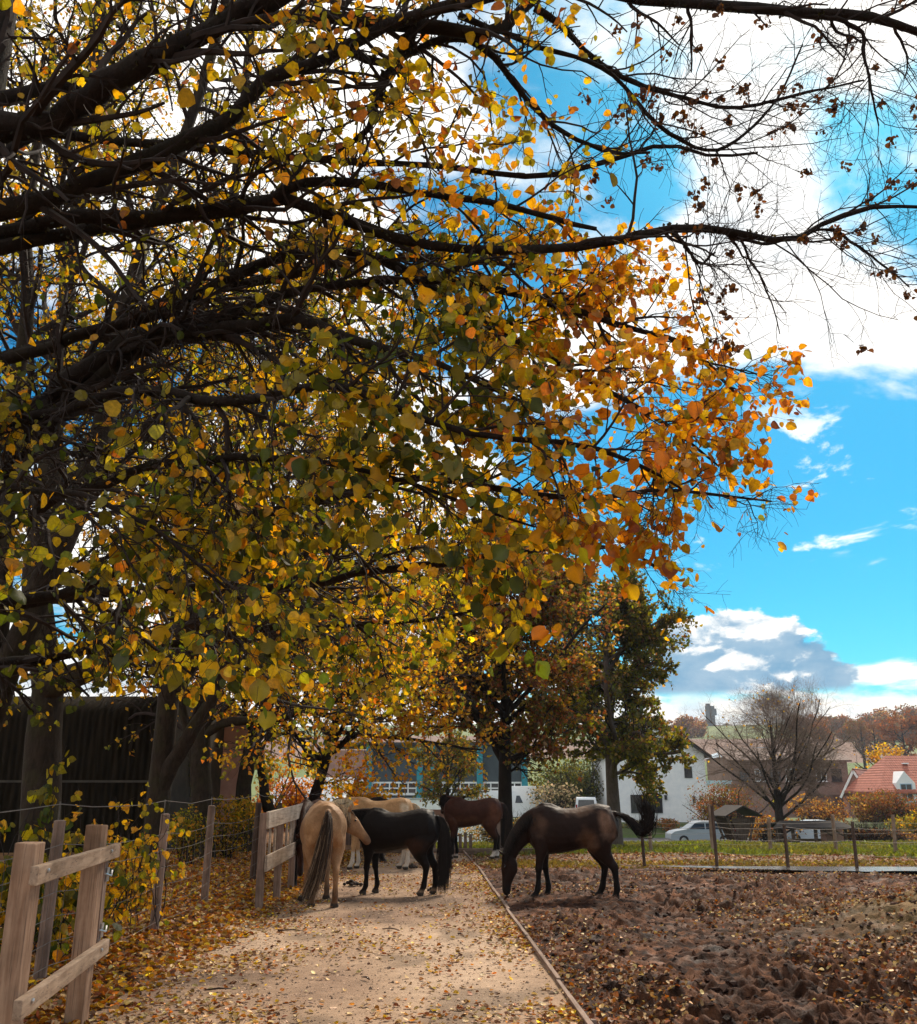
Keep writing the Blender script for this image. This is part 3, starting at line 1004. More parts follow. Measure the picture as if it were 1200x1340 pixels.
def window(parent, c, w, h, n, frame, cols=1, rows=1, sill=True, depth=0.06, name='window', fw=0.07):
    """Window in a wall face with outward normal n (unit, horizontal); c = centre on the wall face (parent-local)."""
    c = np.array(c, float); n = np.array(n, float); s = np.array([-n[1], n[0], 0]); u = np.array([0, 0, 1.0])
    rz = math.atan2(s[1], s[0])
    f = MB()
    for sg in (-1, 1):
        f.box(c + s * sg * (w / 2 - fw / 2) + n * depth * .5, (fw, depth, h), rz)
        f.box(c + u * sg * (h / 2 - fw / 2) + n * depth * .5, (w - 2 * fw, depth * 0.98, fw), rz)
    for k in range(1, cols): f.box(c + s * (-w / 2 + w * k / cols) + n * depth * .42, (fw * .7, depth * .8, h - 2 * fw), rz)
    for k in range(1, rows): f.box(c + u * (-h / 2 + h * k / rows) + n * depth * .40, (w - 2 * fw, depth * .75, fw * .7), rz)
    o = f.build(name, frame, parent)
    MB().box(c + n * depth * .2, (w - fw, depth * .3, h - fw), rz).build('pane', GLASS, o)
    if sill: MB().box(c - u * (h / 2 + 0.035) + n * 0.07, (w + 0.16, 0.14, 0.06), rz).build('sill', frame, o)
    return o


def gable_house(name, label, loc, rz, w, d, eave, ridge, wall, roof, over=0.35, rt=0.14, cat='house', group=None, chimney=None, verge=None):
    """Gable faces local -y / +y; w along x, d along y; ridge along y."""
    e = empty(name, loc, rz, label, cat, group)
    m = MB(); x = w / 2
    V = [[-x, 0, -1], [x, 0, -1], [x, 0, eave], [0, 0, ridge], [-x, 0, eave], [-x, d, -1], [x, d, -1], [x, d, eave], [0, d, ridge], [-x, d, eave]]
    m.add(V, [[0, 1, 2, 4], [6, 5, 9, 7], [1, 6, 7, 2], [5, 0, 4, 9]])
    m.add(V, [[4, 2, 3], [7, 9, 8]]); m.build('wall', wall, e)
    r = MB(); sl = (ridge - eave) / x
    for sg in (-1, 1):
        a = np.array([0, -over, ridge + rt * .3]); b = np.array([sg * (x + over), -over, eave - over * sl + rt * .3])
        nrm = np.array([-sg * (b[2] - a[2]), 0, abs(b[0] - a[0])]); nrm = nrm / np.linalg.norm(nrm); nrm[0] = abs(nrm[0]) * sg
        P = np.array([a, b, b + [0, d + 2 * over, 0], a + [0, d + 2 * over, 0]])
        Q = P + nrm * rt
        V = np.concatenate([P, Q])
        r.add(V, [[0, 1, 2, 3], [4, 7, 6, 5], [0, 4, 5, 1], [1, 5, 6, 2], [2, 6, 7, 3], [3, 7, 4, 0]])
    ro = r.build('roof', roof, e)
    MB().tube([[0, -over, ridge + rt * 1.15], [0, d + over, ridge + rt * 1.15]], 0.11, 8).build('ridge_tiles', roof, ro)
    if verge is not None:
        v = MB()
        for sg in (-1, 1):
            v.beam([0, -over - 0.02, ridge + rt * .2], [sg * (x + over), -over - 0.02, eave - over * sl + rt * .2], 0.06, 0.24, up=(0, 0, 1))
        v.build('verge_board', verge, e)
    if chimney:
        MB().box(chimney, (0.6, 0.6, 1.6)).build('chimney', wall, ro)
    return e


def pz_(px, py, Y): return at(px, py, Y)


def white_house():
    Y = 78.0
    xl, xr_ = at(800, 1040, Y)[0], at(925, 1040, Y)[0]
    w = xr_ - xl; g = float(tz((xl + xr_) / 2, Y + 1)) - 0.1
    eave = at(925, 987, Y)[2] - g; ridge = eave + w / 2 * 0.72
    e = gable_house('white_house', 'white rendered gable house with dark windows behind the meadow', ((xl + xr_) / 2, Y, g), 0, w, 11, eave, ridge, RENDER_W,
                    tile_mat('brown_tiles', (0.07, 0.035, 0.028), (0.12, 0.06, 0.045)), 0.45, 0.18, verge=FRAME_DARK)
    def L(px, py): p = at(px, py, Y); return np.array([p[0] - (xl + xr_) / 2, 0, p[2] - g])
    for x0, x1, y0, y1, c, r in ((826, 866, 1040, 1064, 2, 1), (833, 857, 1001, 1021, 2, 1), (896, 905, 1003, 1018, 1, 1)):
        a, b = L(x0, y1), L(x1, y0)
        window(e, (a + b) / 2 + [0, -0.0, 0], b[0] - a[0], b[2] - a[2], (0, -1, 0), FRAME_DARK, c, r, sill=False)
    for px, py, h in ((871, 1044, .3), (908, 1047, .45), (917.5, 1045, .28)):
        p = L(px, py); m = MB().box(p + [0, -0.08, 0], (0.2, 0.16, h)); m.box(p + [0, -0.07, h * .5 + .05], (0.26, 0.2, 0.05)); m.build('wall_lamp', FRAME_DARK, e)
    a = L(923.5, 1030)
    MB().tube([[a[0], -0.08, eave - 0.2], [a[0], -0.08, 0]], 0.05, 8).build('downpipe', FRAME_WHITE, e)


white_house()
RED_TILE = tile_mat('red_tiles', (0.27, 0.075, 0.045), (0.42, 0.135, 0.085))
RED_TILE2 = tile_mat('dull_red_tiles', (0.17, 0.06, 0.045), (0.27, 0.10, 0.075))
BRICK_P = brick_mat('purple_brick', (0.20, 0.095, 0.085), (0.27, 0.13, 0.11), (0.30, 0.24, 0.22))
BRICK_R = brick_mat('pink_brick', (0.33, 0.15, 0.115), (0.42, 0.20, 0.15), (0.42, 0.34, 0.30))
BRICK_B = brick_mat('brown_brick', (0.20, 0.115, 0.09), (0.28, 0.165, 0.13), (0.32, 0.26, 0.23))


def red_house():
    Y = 96.0
    g = float(tz(50, Y)) - 0.5
    p = at(1138, 1035, Y); eave = p[2] - g
    ridge = at(1172, 992, Y + 4.5)[2] - g
    # ridge runs left-right: local y axis -> world x
    d = 16.0; w = 9.0
    e = empty('red_roof_house', (p[0] + 1.2, Y, g), 0, 'brick house with large bright red tiled roof and dormer', 'house')
    m = MB()
    V = [[0, 0, -1], [0, w, -1], [0, w, eave], [0, w / 2, ridge], [0, 0, eave], [d, 0, -1], [d, w, -1], [d, w, eave], [d, w / 2, ridge], [d, 0, eave]]
    m.add(V, [[0, 4, 2, 1], [5, 6, 7, 9], [0, 5, 9, 4], [1, 2, 7, 6]]); m.add(V, [[9, 7, 8]])
    m.build('wall', BRICK_P, e)
    r = MB(); o = 0.45; sl = (ridge - eave) / (w / 2)
    for sg in (0, 1):
        y0 = -o if sg == 0 else w + o
        z0 = eave - o * sl
        P = np.array([[-0.4, y0, z0], [d + .4, y0, z0], [d + .4, w / 2, ridge], [2.9, w / 2, ridge]]) + [0, 0, 0.05]
        V = np.concatenate([P, P + [0, 0, 0.2]])
        r.add(V, [[3, 2, 1, 0], [4, 5, 6, 7], [0, 1, 5, 4], [1, 2, 6, 5], [2, 3, 7, 6], [3, 0, 4, 7]])
    hp = np.array([[-0.4, w + o, eave - o * sl], [-0.4, -o, eave - o * sl], [2.9, w / 2, ridge]]) + [0, 0, 0.05]
    r.add(np.concatenate([hp, hp + [0, 0, .2]]), [[2, 1, 0], [3, 4, 5]])
    ro = r.build('roof', RED_TILE, e)
    # skylight on the slope
    ys = 3.3; MB().box((4.2, ys, eave + ys * sl + 0.30), (0.55, 0.75, 0.12)).build('skylight', FRAME_WHITE, ro)
    # wall dormer with little gable
    q = at(1187, 1045, Y); x0 = q[0] - e.location[0]
    c = MB(); ww = 0.95
    V = [[x0 - ww, -.12, eave - 1.2], [x0 + ww, -.12, eave - 1.2], [x0 + ww, -.12, eave + .75], [x0, -.12, eave + 1.9], [x0 - ww, -.12, eave + .75]]
    V = V + [[a, 2.4, b] for a, _, b in V]
    c.add(V, [[0, 1, 2, 4], [1, 6, 7, 2], [5, 0, 4, 9], [2, 7, 8, 3], [3, 8, 9, 4]]); c.add(V, [[4, 2, 3]])
    do = c.build('dormer', FRAME_WHITE, e)
    window(e, (x0, -.12, eave - .15), 1.2, 1.7, (0, -1, 0), simple('frame_blue', (0.35, 0.5, 0.62), None, 4, 0.5, 0), 2, 2)
    for xx in (3.2, 9.0, 12.5):
        window(e, (xx, 0, 1.2), 1.2, 1.3, (0, -1, 0), FRAME_WHITE, 2, 1)


red_house()


def small_red_house():
    Y = 104.0
    p = at(1117, 1012, Y); q = at(1137, 1040, Y)
    g = float(tz(50, Y)) - 0.5
    w = (q[0] - p[0]) * 2
    e = gable_house('red_gable_house', 'small pink brick gable house with dull red roof and white verge', (p[0], Y, g), R(-32), w, 12, q[2] - g, p[2] - g + 0.2, BRICK_R, RED_TILE2, 0.2, 0.2, verge=FRAME_WHITE)
    window(e, (0, 0, 2.1), 1.0, 1.2, (0, -1, 0), FRAME_WHITE, 2, 1)


small_red_house()


def brown_farm():
    Y = 112.0
    xl, xr_ = at(958, 1030, Y)[0], at(1112, 1030, Y)[0]
    g = float(tz(40, Y)) - 0.6
    top = at(1000, 997, Y)[2] - g
    e = empty('farm_building', ((xl + xr_) / 2, Y, g), 0, 'long brown brick farm building behind the bare tree', 'building')
    w = xr_ - xl
    MB().box((0, 5, top / 2 - .5), (w, 10, top + 1)).build('wall', BRICK_B, e)
    m = MB()
    V = [[-w / 2 - .4, -.5, top], [w / 2 + .4, -.5, top], [w / 2 + .4, 5, top + 1.6], [-w / 2 - .4, 5, top + 1.6]]
    V = np.array(V); m.add(np.concatenate([V, V + [0, 0, .2]]), [[3, 2, 1, 0], [4, 5, 6, 7], [0, 1, 5, 4], [1, 2, 6, 5], [2, 3, 7, 6], [3, 0, 4, 7]])
    m.build('roof', tile_mat('weathered_tiles', (0.10, 0.062, 0.05), (0.17, 0.10, 0.078)), e)
    for k in range(7):
        window(e, (-w / 2 + 1.6 + k * (w - 3) / 6, 0, top - 1.5), 1.2, 1.4, (0, -1, 0), FRAME_WHITE if k % 2 else FRAME_DARK, 2, 1)
    MB().box((w / 2 - 2.4, -1.2, 1.6), (4.6, 2.4, 3.4)).build('annex', simple('annex_wood', (0.08, 0.045, 0.04), (0.14, 0.08, 0.07), 3, 0.8, 0.2), e)
    # barn with vaulted pale metal roof standing behind
    Y2 = 126.0
    a, b = at(955, 990, Y2), at(1040, 990, Y2)
    g2 = float(tz(45, Y2)) - .6
    zt = at(1000, 978, Y2)[2]; zb = a[2]
    e2 = empty('vaulted_barn', ((a[0] + b[0]) / 2, Y2, g2), 0, 'barn with pale vaulted metal roof behind the farm building', 'barn')
    hw = (b[0] - a[0]) / 2
    MB().box((0, 6, (zb - g2) / 2), (hw * 2, 12, zb - g2)).build('wall', BRICK_B, e2)
    t = np.linspace(-1.08, 1.08, 22)
    prof = np.stack([np.sin(t) / math.sin(1.08) * (hw + .3), (np.cos(t) - math.cos(1.08)) / (1 - math.cos(1.08)) * (zt - zb) + zb - g2 + .02], -1)
    m = MB(); V = np.concatenate([np.stack([prof[:, 0], np.full(22, -.5), prof[:, 1]], -1), np.stack([prof[:, 0], np.full(22, 12.5), prof[:, 1]], -1)])
    i = np.arange(21); m.add(V, np.stack([i, i + 22, i + 23, i + 1], -1)); m.add(V[:22], [list(range(22))])
    m.build('roof', simple('pale_metal', (0.36, 0.42, 0.47), (0.5, 0.55, 0.6), 2, 0.45, 0.1, metallic=0.3), e2)


brown_farm()


def low_white_annex():
    Y = 92.0
    a, b = at(924, 1021, Y), at(953, 1019, Y); g = float(tz(25, Y))
    e = empty('flat_roof_garage', ((a[0] + b[0]) / 2, Y, g), 0, 'low building with light blue flat roof beside the white house', 'building')
    w = b[0] - a[0]; h = a[2] - g
    MB().box((0, 2.5, h / 2 - .3), (w, 5, h)).build('wall', RENDER_W, e)
    MB().box((0, 2.5, h - .2), (w + .5, 5.6, .35)).build('roof', simple('blue_sheet', (0.35, 0.5, 0.58), (0.45, 0.6, 0.66), 2, 0.4, 0), e)
    MB().box((0, -.04, 1.1), (2.4, .08, 2.2)).build('garage_door', FRAME_WHITE, e)


low_white_annex()


def industrial():
    Y = 112.0
    P = lambda px, py: at(px, py, Y)
    g = float(tz(0, Y)) - .4
    x0, x1, xb = P(425, 1040)[0], P(690, 1040)[0], P(482, 1040)[0]
    top = P(560, 975)[2] - g
    e = empty('depot_building', ((x0 + x1) / 2, Y, g), 0, 'long dark depot hall with teal columns and white gridded windows', 'building')
    ox = (x0 + x1) / 2
    MB().box(((x0 + xb) / 2 - ox, 6, top / 2 - .3), (xb - x0, 12, top - .6)).build('brick_wing', BRICK_R, e)
    MB().box(((xb + x1) / 2 - ox, 6.5, top / 2), (x1 - xb, 12, top)).build('wall', simple('slate_cladding', (0.035, 0.05, 0.062), (0.055, 0.072, 0.085), 1.2, 0.6, 0.1), e)
    MB().box(((x0 + x1) / 2 - ox, 6, top + .15), (x1 - x0 + .8, 13, .3)).build('roof', FRAME_DARK, e)
    for px in (482, 549, 566, 628, 687):
        x = P(px, 1040)[0] - ox
        MB().box((x, .2, top / 2), (.7 if px != 566 else .5, .9, top)).build('column', TEAL, e)
    zt, zb = P(500, 1023)[2] - g, P(500, 1040)[2] - g
    for a, b in ((485, 546), (568, 625), (632, 684)):
        xa, xb_ = P(a, 1030)[0] - ox, P(b, 1030)[0] - ox
        window(e, ((xa + xb_) / 2, .42, (zt + zb) / 2), xb_ - xa, zt - zb, (0, -1, 0), FRAME_WHITE, 5, 2, depth=.14, fw=.2)
    zl = P(500, 1060)[2] - g
    for a, b in ((487, 545), (570, 624), (632, 660)):
        xa, xb_ = P(a, 1030)[0] - ox, P(b, 1030)[0] - ox
        MB().box(((xa + xb_) / 2, .3, (zb + zl) / 2 - .3), (xb_ - xa, .3, (zb - zl) * .72)).build('roller_door', simple('grey_door', (0.10, 0.13, 0.15), (0.15, 0.18, 0.2), 2, 0.5, 0), e)
    for px, py, c in ((467, 1019, TEAL), (473, 1023, FRAME_WHITE)):
        p = P(px, py); MB().box((p[0] - ox, -.04, p[2] - g), (.6, .08, .5)).build('wall_sign', c, e)
    # long low white wall in front of the yard
    Y2 = 62.0
    a, b = at(428, 1046, Y2), at(640, 1046, Y2); g2 = float(tz(0, Y2))
    w = empty('yard_wall', ((a[0] + b[0]) / 2, Y2, g2), 0, 'low white wall of the depot yard behind the horses', 'wall')
    MB().box((0, 0, (a[2] - g2) / 2), (b[0] - a[0], .25, a[2] - g2)).build('wall', RENDER_W, w)
    MB().box((0, 0, a[2] - g2 + .04), (b[0] - a[0] + .1, .35, .08)).build('coping', simple('coping_grey', (0.4, 0.43, 0.46), None, 3, 0.8, 0), w)
    # pallets stacked on the wall
    c = at(469, 1042, 60.5)
    pl = empty('wooden_pallet_crate', (c[0], 60.5, float(tz(c[0], 60.5))), 0, 'slatted wooden crate in front of the brick depot wing', 'crate')
    H = at(469, 1032, 60.5)[2] - pl.location[2]
    for k in range(9): MB().box((0, -.5, .15 + k * (H - .2) / 8), (1.5, .03, .14)).build('slat', W_OLDX, pl)
    for sx in (-.7, 0, .7):
        for sy in (-.45, .45): MB().box((sx, sy, H / 2), (.09, .06, H)).build('post', W_OLD, pl)


industrial()


def barn():
    """Dark corrugated hut behind the left trees: wavy sheets bending over into a curved roof."""
    Y = 21.5
    xl, xr_ = -15.0, at(205, 1000, Y)[0]
    g = float(vz(-9, Y)); top = at(100, 940, Y)[2] - g; crest = at(100, 905, Y)[2] - g
    e = empty('corrugated_barn', ((xl + xr_) / 2, Y, g), 0, 'dark green corrugated metal barn half hidden behind the left trees', 'barn')
    w = xr_ - xl
    n = int(w / 0.025); xs = np.linspace(-w / 2, w / 2, n)
    wave = 0.022 * np.sin(xs * 2 * math.pi / 0.15)
    prof = [(0, -.3, 0), (0, top * .5, 0), (0, top, 0)]
    for a in np.linspace(0.2, 1.45, 7): prof.append((1.5 * (1 - math.cos(a)), top + (crest - top) * math.sin(a), a))
    prof.append((4.5, crest + .15, 1.5))
    rows = []
    for y, z, a in prof:
        rows.append(np.stack([xs, y - wave * math.cos(a), np.full(n, z) + wave * math.sin(a)], -1))
    V = np.concatenate(rows); k = len(prof)
    i = np.arange(k - 1)[:, None] * n + np.arange(n - 1)[None]
    F = np.stack([i, i + 1, i + n + 1, i + n], -1).reshape(-1, 4)
    m = MB(); m.add(V, F)
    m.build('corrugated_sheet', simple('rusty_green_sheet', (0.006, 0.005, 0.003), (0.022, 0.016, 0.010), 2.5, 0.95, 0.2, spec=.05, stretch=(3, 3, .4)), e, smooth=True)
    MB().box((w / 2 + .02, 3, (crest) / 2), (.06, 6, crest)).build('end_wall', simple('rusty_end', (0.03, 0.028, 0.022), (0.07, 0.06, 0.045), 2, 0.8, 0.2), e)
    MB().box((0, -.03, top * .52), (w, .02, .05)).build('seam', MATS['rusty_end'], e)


barn()


def brick_cottage():
    Y = 27.0
    a = at(262, 960, Y); g = -0.3
    e = gable_house('brick_outbuilding', 'pink outbuilding with mossy tiled roof glimpsed between the left trunks', (at(258, 1000, Y)[0], Y, g), R(20), 3.0, 5.5, 3.6, 4.9,
                    simple('pink_render', (0.42, 0.24, 0.19), (0.55, 0.34, 0.27), 3, 0.9, 0.2), tile_mat('mossy_tiles', (0.09, 0.075, 0.03), (0.16, 0.13, 0.05)), 0.25, 0.12)
    window(e, (0, 0, 2.2), .8, 1.0, (0, -1, 0), FRAME_WHITE, 2, 1)
    # lean-to with mossy tiles
    Y2 = 24.0
    b, c = at(222, 1060, Y2), at(243, 1010, Y2)
    l = empty('mossy_lean_to', (b[0], Y2, 0), 0, 'small lean-to with green mossy tiles behind the wire fence', 'shed')
    for r_ in range(6):
        for k in range(3):
            MB().beam((k * .19, -r_ * -.10, 2.4 - r_ * .24 - .02), (k * .19, r_ * .10 - .09, 2.14 - r_ * .24), .18, .03).build('tile', simple('moss_tile', (0.07, 0.085, 0.022), (0.15, 0.13, 0.05), 6, 0.95, 0.4), l)
    MB().box((.25, .9, .55), (.9, .8, 1.6)).build('wall', W_DARK, l)
    # low shed with pale ribbed roof, seen past the slat panel
    Y3 = 38.0
    a, b = at(352, 1052, Y3), at(446, 1052, Y3); g3 = float(tz(-6, Y3))
    s = empty('pale_roof_shed', ((a[0] + b[0]) / 2, Y3, g3), 0, 'low shed with pale ribbed metal roof beyond the slat panel', 'shed')
    w = b[0] - a[0]; h0 = a[2] - g3; h1 = at(400, 1018, Y3 + 3)[2] - g3
    MB().box((0, 1.6, h0 / 2 - .1), (w, 2.8, h0)).build('wall', W_DARK, s)
    ns = int(w / .05); xs = np.linspace(-w / 2 - .2, w / 2 + .2, ns); wv = .03 * np.abs(np.sin(xs * math.pi / .3)) ** .6
    V = np.concatenate([np.stack([xs, np.full(ns, -.2), h0 - .05 + wv], -1), np.stack([xs, np.full(ns, 3.2), h1 + wv], -1)])
    i = np.arange(ns - 1); m = MB(); m.add(V, np.stack([i, i + 1, i + ns + 1, i + ns], -1))
    m.build('roof', simple('zinc_roof', (0.26, 0.29, 0.32), (0.36, 0.39, 0.42), 2, 0.5, 0), s)


brick_cottage()


def hay_rack():
    Y = 52.0
    a, b = at(936, 1060, Y), at(986, 1060, Y); x = (a[0] + b[0]) / 2; g = float(tz(x, Y))
    e = empty('hay_rack', (x, Y, g), R(18), 'roofed wooden hay rack with V-shaped slatted sides', 'hay rack')
    H = at(960, 1055, Y)[2] - g; w = 1.0
    for sy in (-.55, .55):
        for sx in (-.42, .42): MB().beam((sx * 0.8, sy, 0), (sx * 2.0, sy, H * .72), .09, .09, up=(0, 1, 0)).build('post', W_DARK, e)
    r = MB()
    for sg in (-1, 1):
        P = np.array([[0, -.85, H], [sg * 1.15, -.85, H * .74], [sg * 1.15, .85, H * .74], [0, .85, H]]); V = np.concatenate([P, P + [0, 0, .06]])
        r.add(V, [[0, 1, 2, 3], [4, 7, 6, 5], [0, 4, 5, 1], [1, 5, 6, 2], [2, 6, 7, 3], [3, 7, 4, 0]])
    r.build('roof', simple('felt_roof', (0.018, 0.013, 0.011), (0.035, 0.026, 0.022), 4, 0.9, 0.2), e)
    for sg in (-1, 1):
        for k in range(9):
            y = -.5 + k * .125
            MB().beam((sg * .2, y, .25), (sg * .78, y, H * .72), .08, .025, up=(0, 1, 0)).build('slat', W_DARK, e)
    m = MB(); m.add([[-.62, -.56, H * .7], [.62, -.56, H * .7], [.18, -.56, .22], [-.18, -.56, .22]], [[0, 3, 2, 1]]); m.build('end_board', W_DARK, e)
    MB().box((0, 0, .16), (1.9, 1.3, .12)).build('base_board', W_OLDX, e)


hay_rack()


def shelter():
    Y = 57.0
    a, b = at(1010, 1085, Y), at(1100, 1085, Y); x = (a[0] + b[0]) / 2; g = float(tz(x, Y))
    e = empty('open_shelter', (x, Y, g), 0, 'low open wooden field shelter with dark flat roof', 'shelter')
    w = b[0] - a[0]; H = at(1050, 1079, Y)[2] - g
    hw = w / 2
    for px_, y in ((-hw + .1, -.9), (-hw * .55, -.9), (hw * .1, -.9), (hw * .62, -.9), (hw - .1, -.9), (-hw + .1, .9), (hw - .1, .9)):
        MB().box((px_, y, H / 2 - .1), (.16, .16, H)).build('post', W_DARK, e)
    for y0 in (0,):
        P = np.array([[-hw - .35, -1.3, H - .22], [hw + .35, -1.3, H - .22], [hw - .1, 0, H + .12], [-hw + .5, 0, H + .12], [hw + .35, 1.3, H - .22], [-hw - .35, 1.3, H - .22]])
        V = np.concatenate([P, P + [0, 0, .1]])
        m = MB(); m.add(V, [[0, 1, 2, 3], [3, 2, 4, 5], [6, 9, 8, 7], [9, 11, 10, 8], [0, 6, 7, 1], [1, 7, 8, 2], [2, 8, 10, 4], [4, 10, 11, 5], [5, 11, 9, 3], [3, 9, 6, 0]])
        m.build('roof', MATS['felt_roof'], e)
    for sg, x0 in ((1, -hw + .15), (-1, hw * .62), (-1, hw * .95)):
        MB().beam((x0, -.9, H * .45), (x0 + sg * .75, -.9, H - .2), .08, .08, up=(0, 1, 0)).build('brace', W_DARK, e)
    MB().box((0, .95, H * .22), (w - .3, .05, .16)).build('rail', W_OLDX, e)
    MB().box((hw * .82, .5, .55), (1.0, .9, 1.1)).build('brick_pier', BRICK_R, e)


shelter()


def tower():
    Y = 900.0
    a, b = at(924, 950, Y), at(937, 950, Y); zt = at(930, 924, Y)[2]; g = float(tz(a[0], Y)) - 2
    e = empty('concrete_tower', ((a[0] + b[0]) / 2, Y, g), R(15), 'grey block tower standing alone on the far hilltop', 'tower')
    w = b[0] - a[0]; H = zt - g
    c = simple('tower_concrete', (0.05, 0.065, 0.08), (0.08, 0.095, 0.11), .05, 0.9, 0)
    MB().box((0, 0, H / 2), (w * .72, w * .6, H)).build('shaft', c, e)
    MB().box((w * .12, 0, H * .80), (w * .85, w * .7, H * .22)).build('head', c, e)
    MB().box((-w * .2, 0, H + 1.0), (w * .3, w * .4, 2.5)).build('roof_room', c, e)
    for k in range(5): MB().box((w * .1, -w * .36, H * .2 + k * H * .12), (w * .12, .4, H * .05)).build('window', GLASS, e)


tower()
# ---------------------------------------------------------------- vehicles (far, small in view)
TYRE = simple('tyre', (0.012, 0.012, 0.013), (0.025, 0.025, 0.025), 20, 0.8, 0)
RIM = simple('rim', (0.35, 0.35, 0.36), (0.5, 0.5, 0.5), 10, 0.35, 0, metallic=0.8)
LAMP_W = simple('headlamp', (0.6, 0.62, 0.65), None, 5, 0.15, 0)
LAMP_R = simple('tail_lamp', (0.28, 0.015, 0.012), None, 5, 0.2, 0)


def paint(name, c):
    m = simple(name, c, tuple(v * 1.08 for v in c), 2, 0.28, 0, spec=0.5)
    return m


def vehicle(name, label, loc, rz, L, W, prof, glassf, body, cat='car', wheels=(0.19, 0.80), wr=0.32):
    """prof: side outline (x/L, z) clockwise from rear bottom; tapered in at roof. glassf: list of (x0,x1,z0,z1) side windows; front faces +x."""
    e = empty(name, loc, rz, label, cat)
    P = np.array(prof, float); P[:, 0] = (P[:, 0] - .5) * L
    zmax = P[:, 1].max()
    n = len(P)
    def side(sg):
        t = np.clip((P[:, 1] - zmax * .55) / (zmax * .45), 0, 1)
        return np.stack([P[:, 0], sg * (W / 2 - t * W * .09), P[:, 1]], -1)
    V = np.concatenate([side(-1), side(1)])
    m = MB(); i = np.arange(n); j = (i + 1) % n
    m.add(V, np.stack([i, i + n, j + n, j], -1))
    m.add(V, [list(range(n))]); m.add(V, [list(range(2 * n - 1, n - 1, -1))])
    bevel(m.build('body', body, e, smooth=False), 0.05, 3)
    for x0, x1, z0, z1, s0, s1 in glassf:
        for sg in (-1, 1):
            yy = lambda z: sg * (W / 2 - np.clip((z - zmax * .55) / (zmax * .45), 0, 1) * W * .09 + .012)
            q = [[(x0 + s0 - .5) * L, yy(z1), z1], [(x1 + s1 - .5) * L, yy(z1), z1], [(x1 - .5) * L, yy(z0), z0], [(x0 - .5) * L, yy(z0), z0]]
            g = MB(); g.add(q, [[0, 1, 2, 3]] if sg > 0 else [[3, 2, 1, 0]]); g.build('side_window', GLASS, e)
    for fx in wheels:
        for sg in (-1, 1):
            c = np.array([(fx - .5) * L, sg * (W / 2 - .10), wr])
            w = MB().tube([c + [0, -.11, 0], c + [0, -.09, 0], c + [0, .09, 0], c + [0, .11, 0]], [wr * .9, wr, wr, wr * .9], 20).build('wheel', TYRE, e)
            MB().tube([c + [0, sg * .105, 0], c + [0, sg * .118, 0]], [wr * .62, wr * .5], 14).build('rim', RIM, w)
    return e


def glass_quad(e, q, name='windscreen'):
    g = MB(); g.add(q, [[0, 1, 2, 3]]); g.build(name, GLASS, e)


CAR = [(0.0, .45), (0.0, .78), (.02, .98), (.10, 1.06), (.20, 1.40), (.30, 1.50), (.50, 1.50), (.60, 1.42), (.74, 1.02), (.93, .88), (.99, .72), (1.0, .40), (.95, .24), (.05, .24)]


def hatchback(label, px, Y, rz, c):
    x = at(px, 1090, Y)[0]
    e = vehicle('parked_car', label, (x, Y, float(tz(x, Y)) + 0.035), rz, 4.3, 1.78, CAR, [(.17, .45, 1.02, 1.38, .05, 0), (.47, .70, 1.02, 1.38, 0, -.08)], c)
    for sg in (-1, 1):
        MB().box((2.06, sg * .62, .68), (.14, .34, .16)).build('headlight', LAMP_W, e)
        MB().box((-2.10, sg * .66, .86), (.10, .26, .22)).build('tail_light', LAMP_R, e)
        MB().box((1.0, sg * .93, 1.02), (.14, .16, .12)).build('mirror', c, e)
    return e


hatchback('silver blue parked car on the road below the white house', 916, 64.5, math.pi, paint('silver_paint', (0.30, 0.34, 0.39)))
hatchback('pale parked car seen through the open field shelter', 1060, 66.5, math.pi, paint('pale_paint', (0.5, 0.54, 0.58)))

VAN = [(0.0, .40), (0.0, 1.2), (.01, 2.1), (.03, 2.45), (.60, 2.48), (.68, 2.40), (.80, 1.55), (.97, 1.25), (1.0, .95), (1.0, .45), (.96, .30), (.04, .30)]
WHITE_P = paint('white_paint', (0.70, 0.73, 0.76))


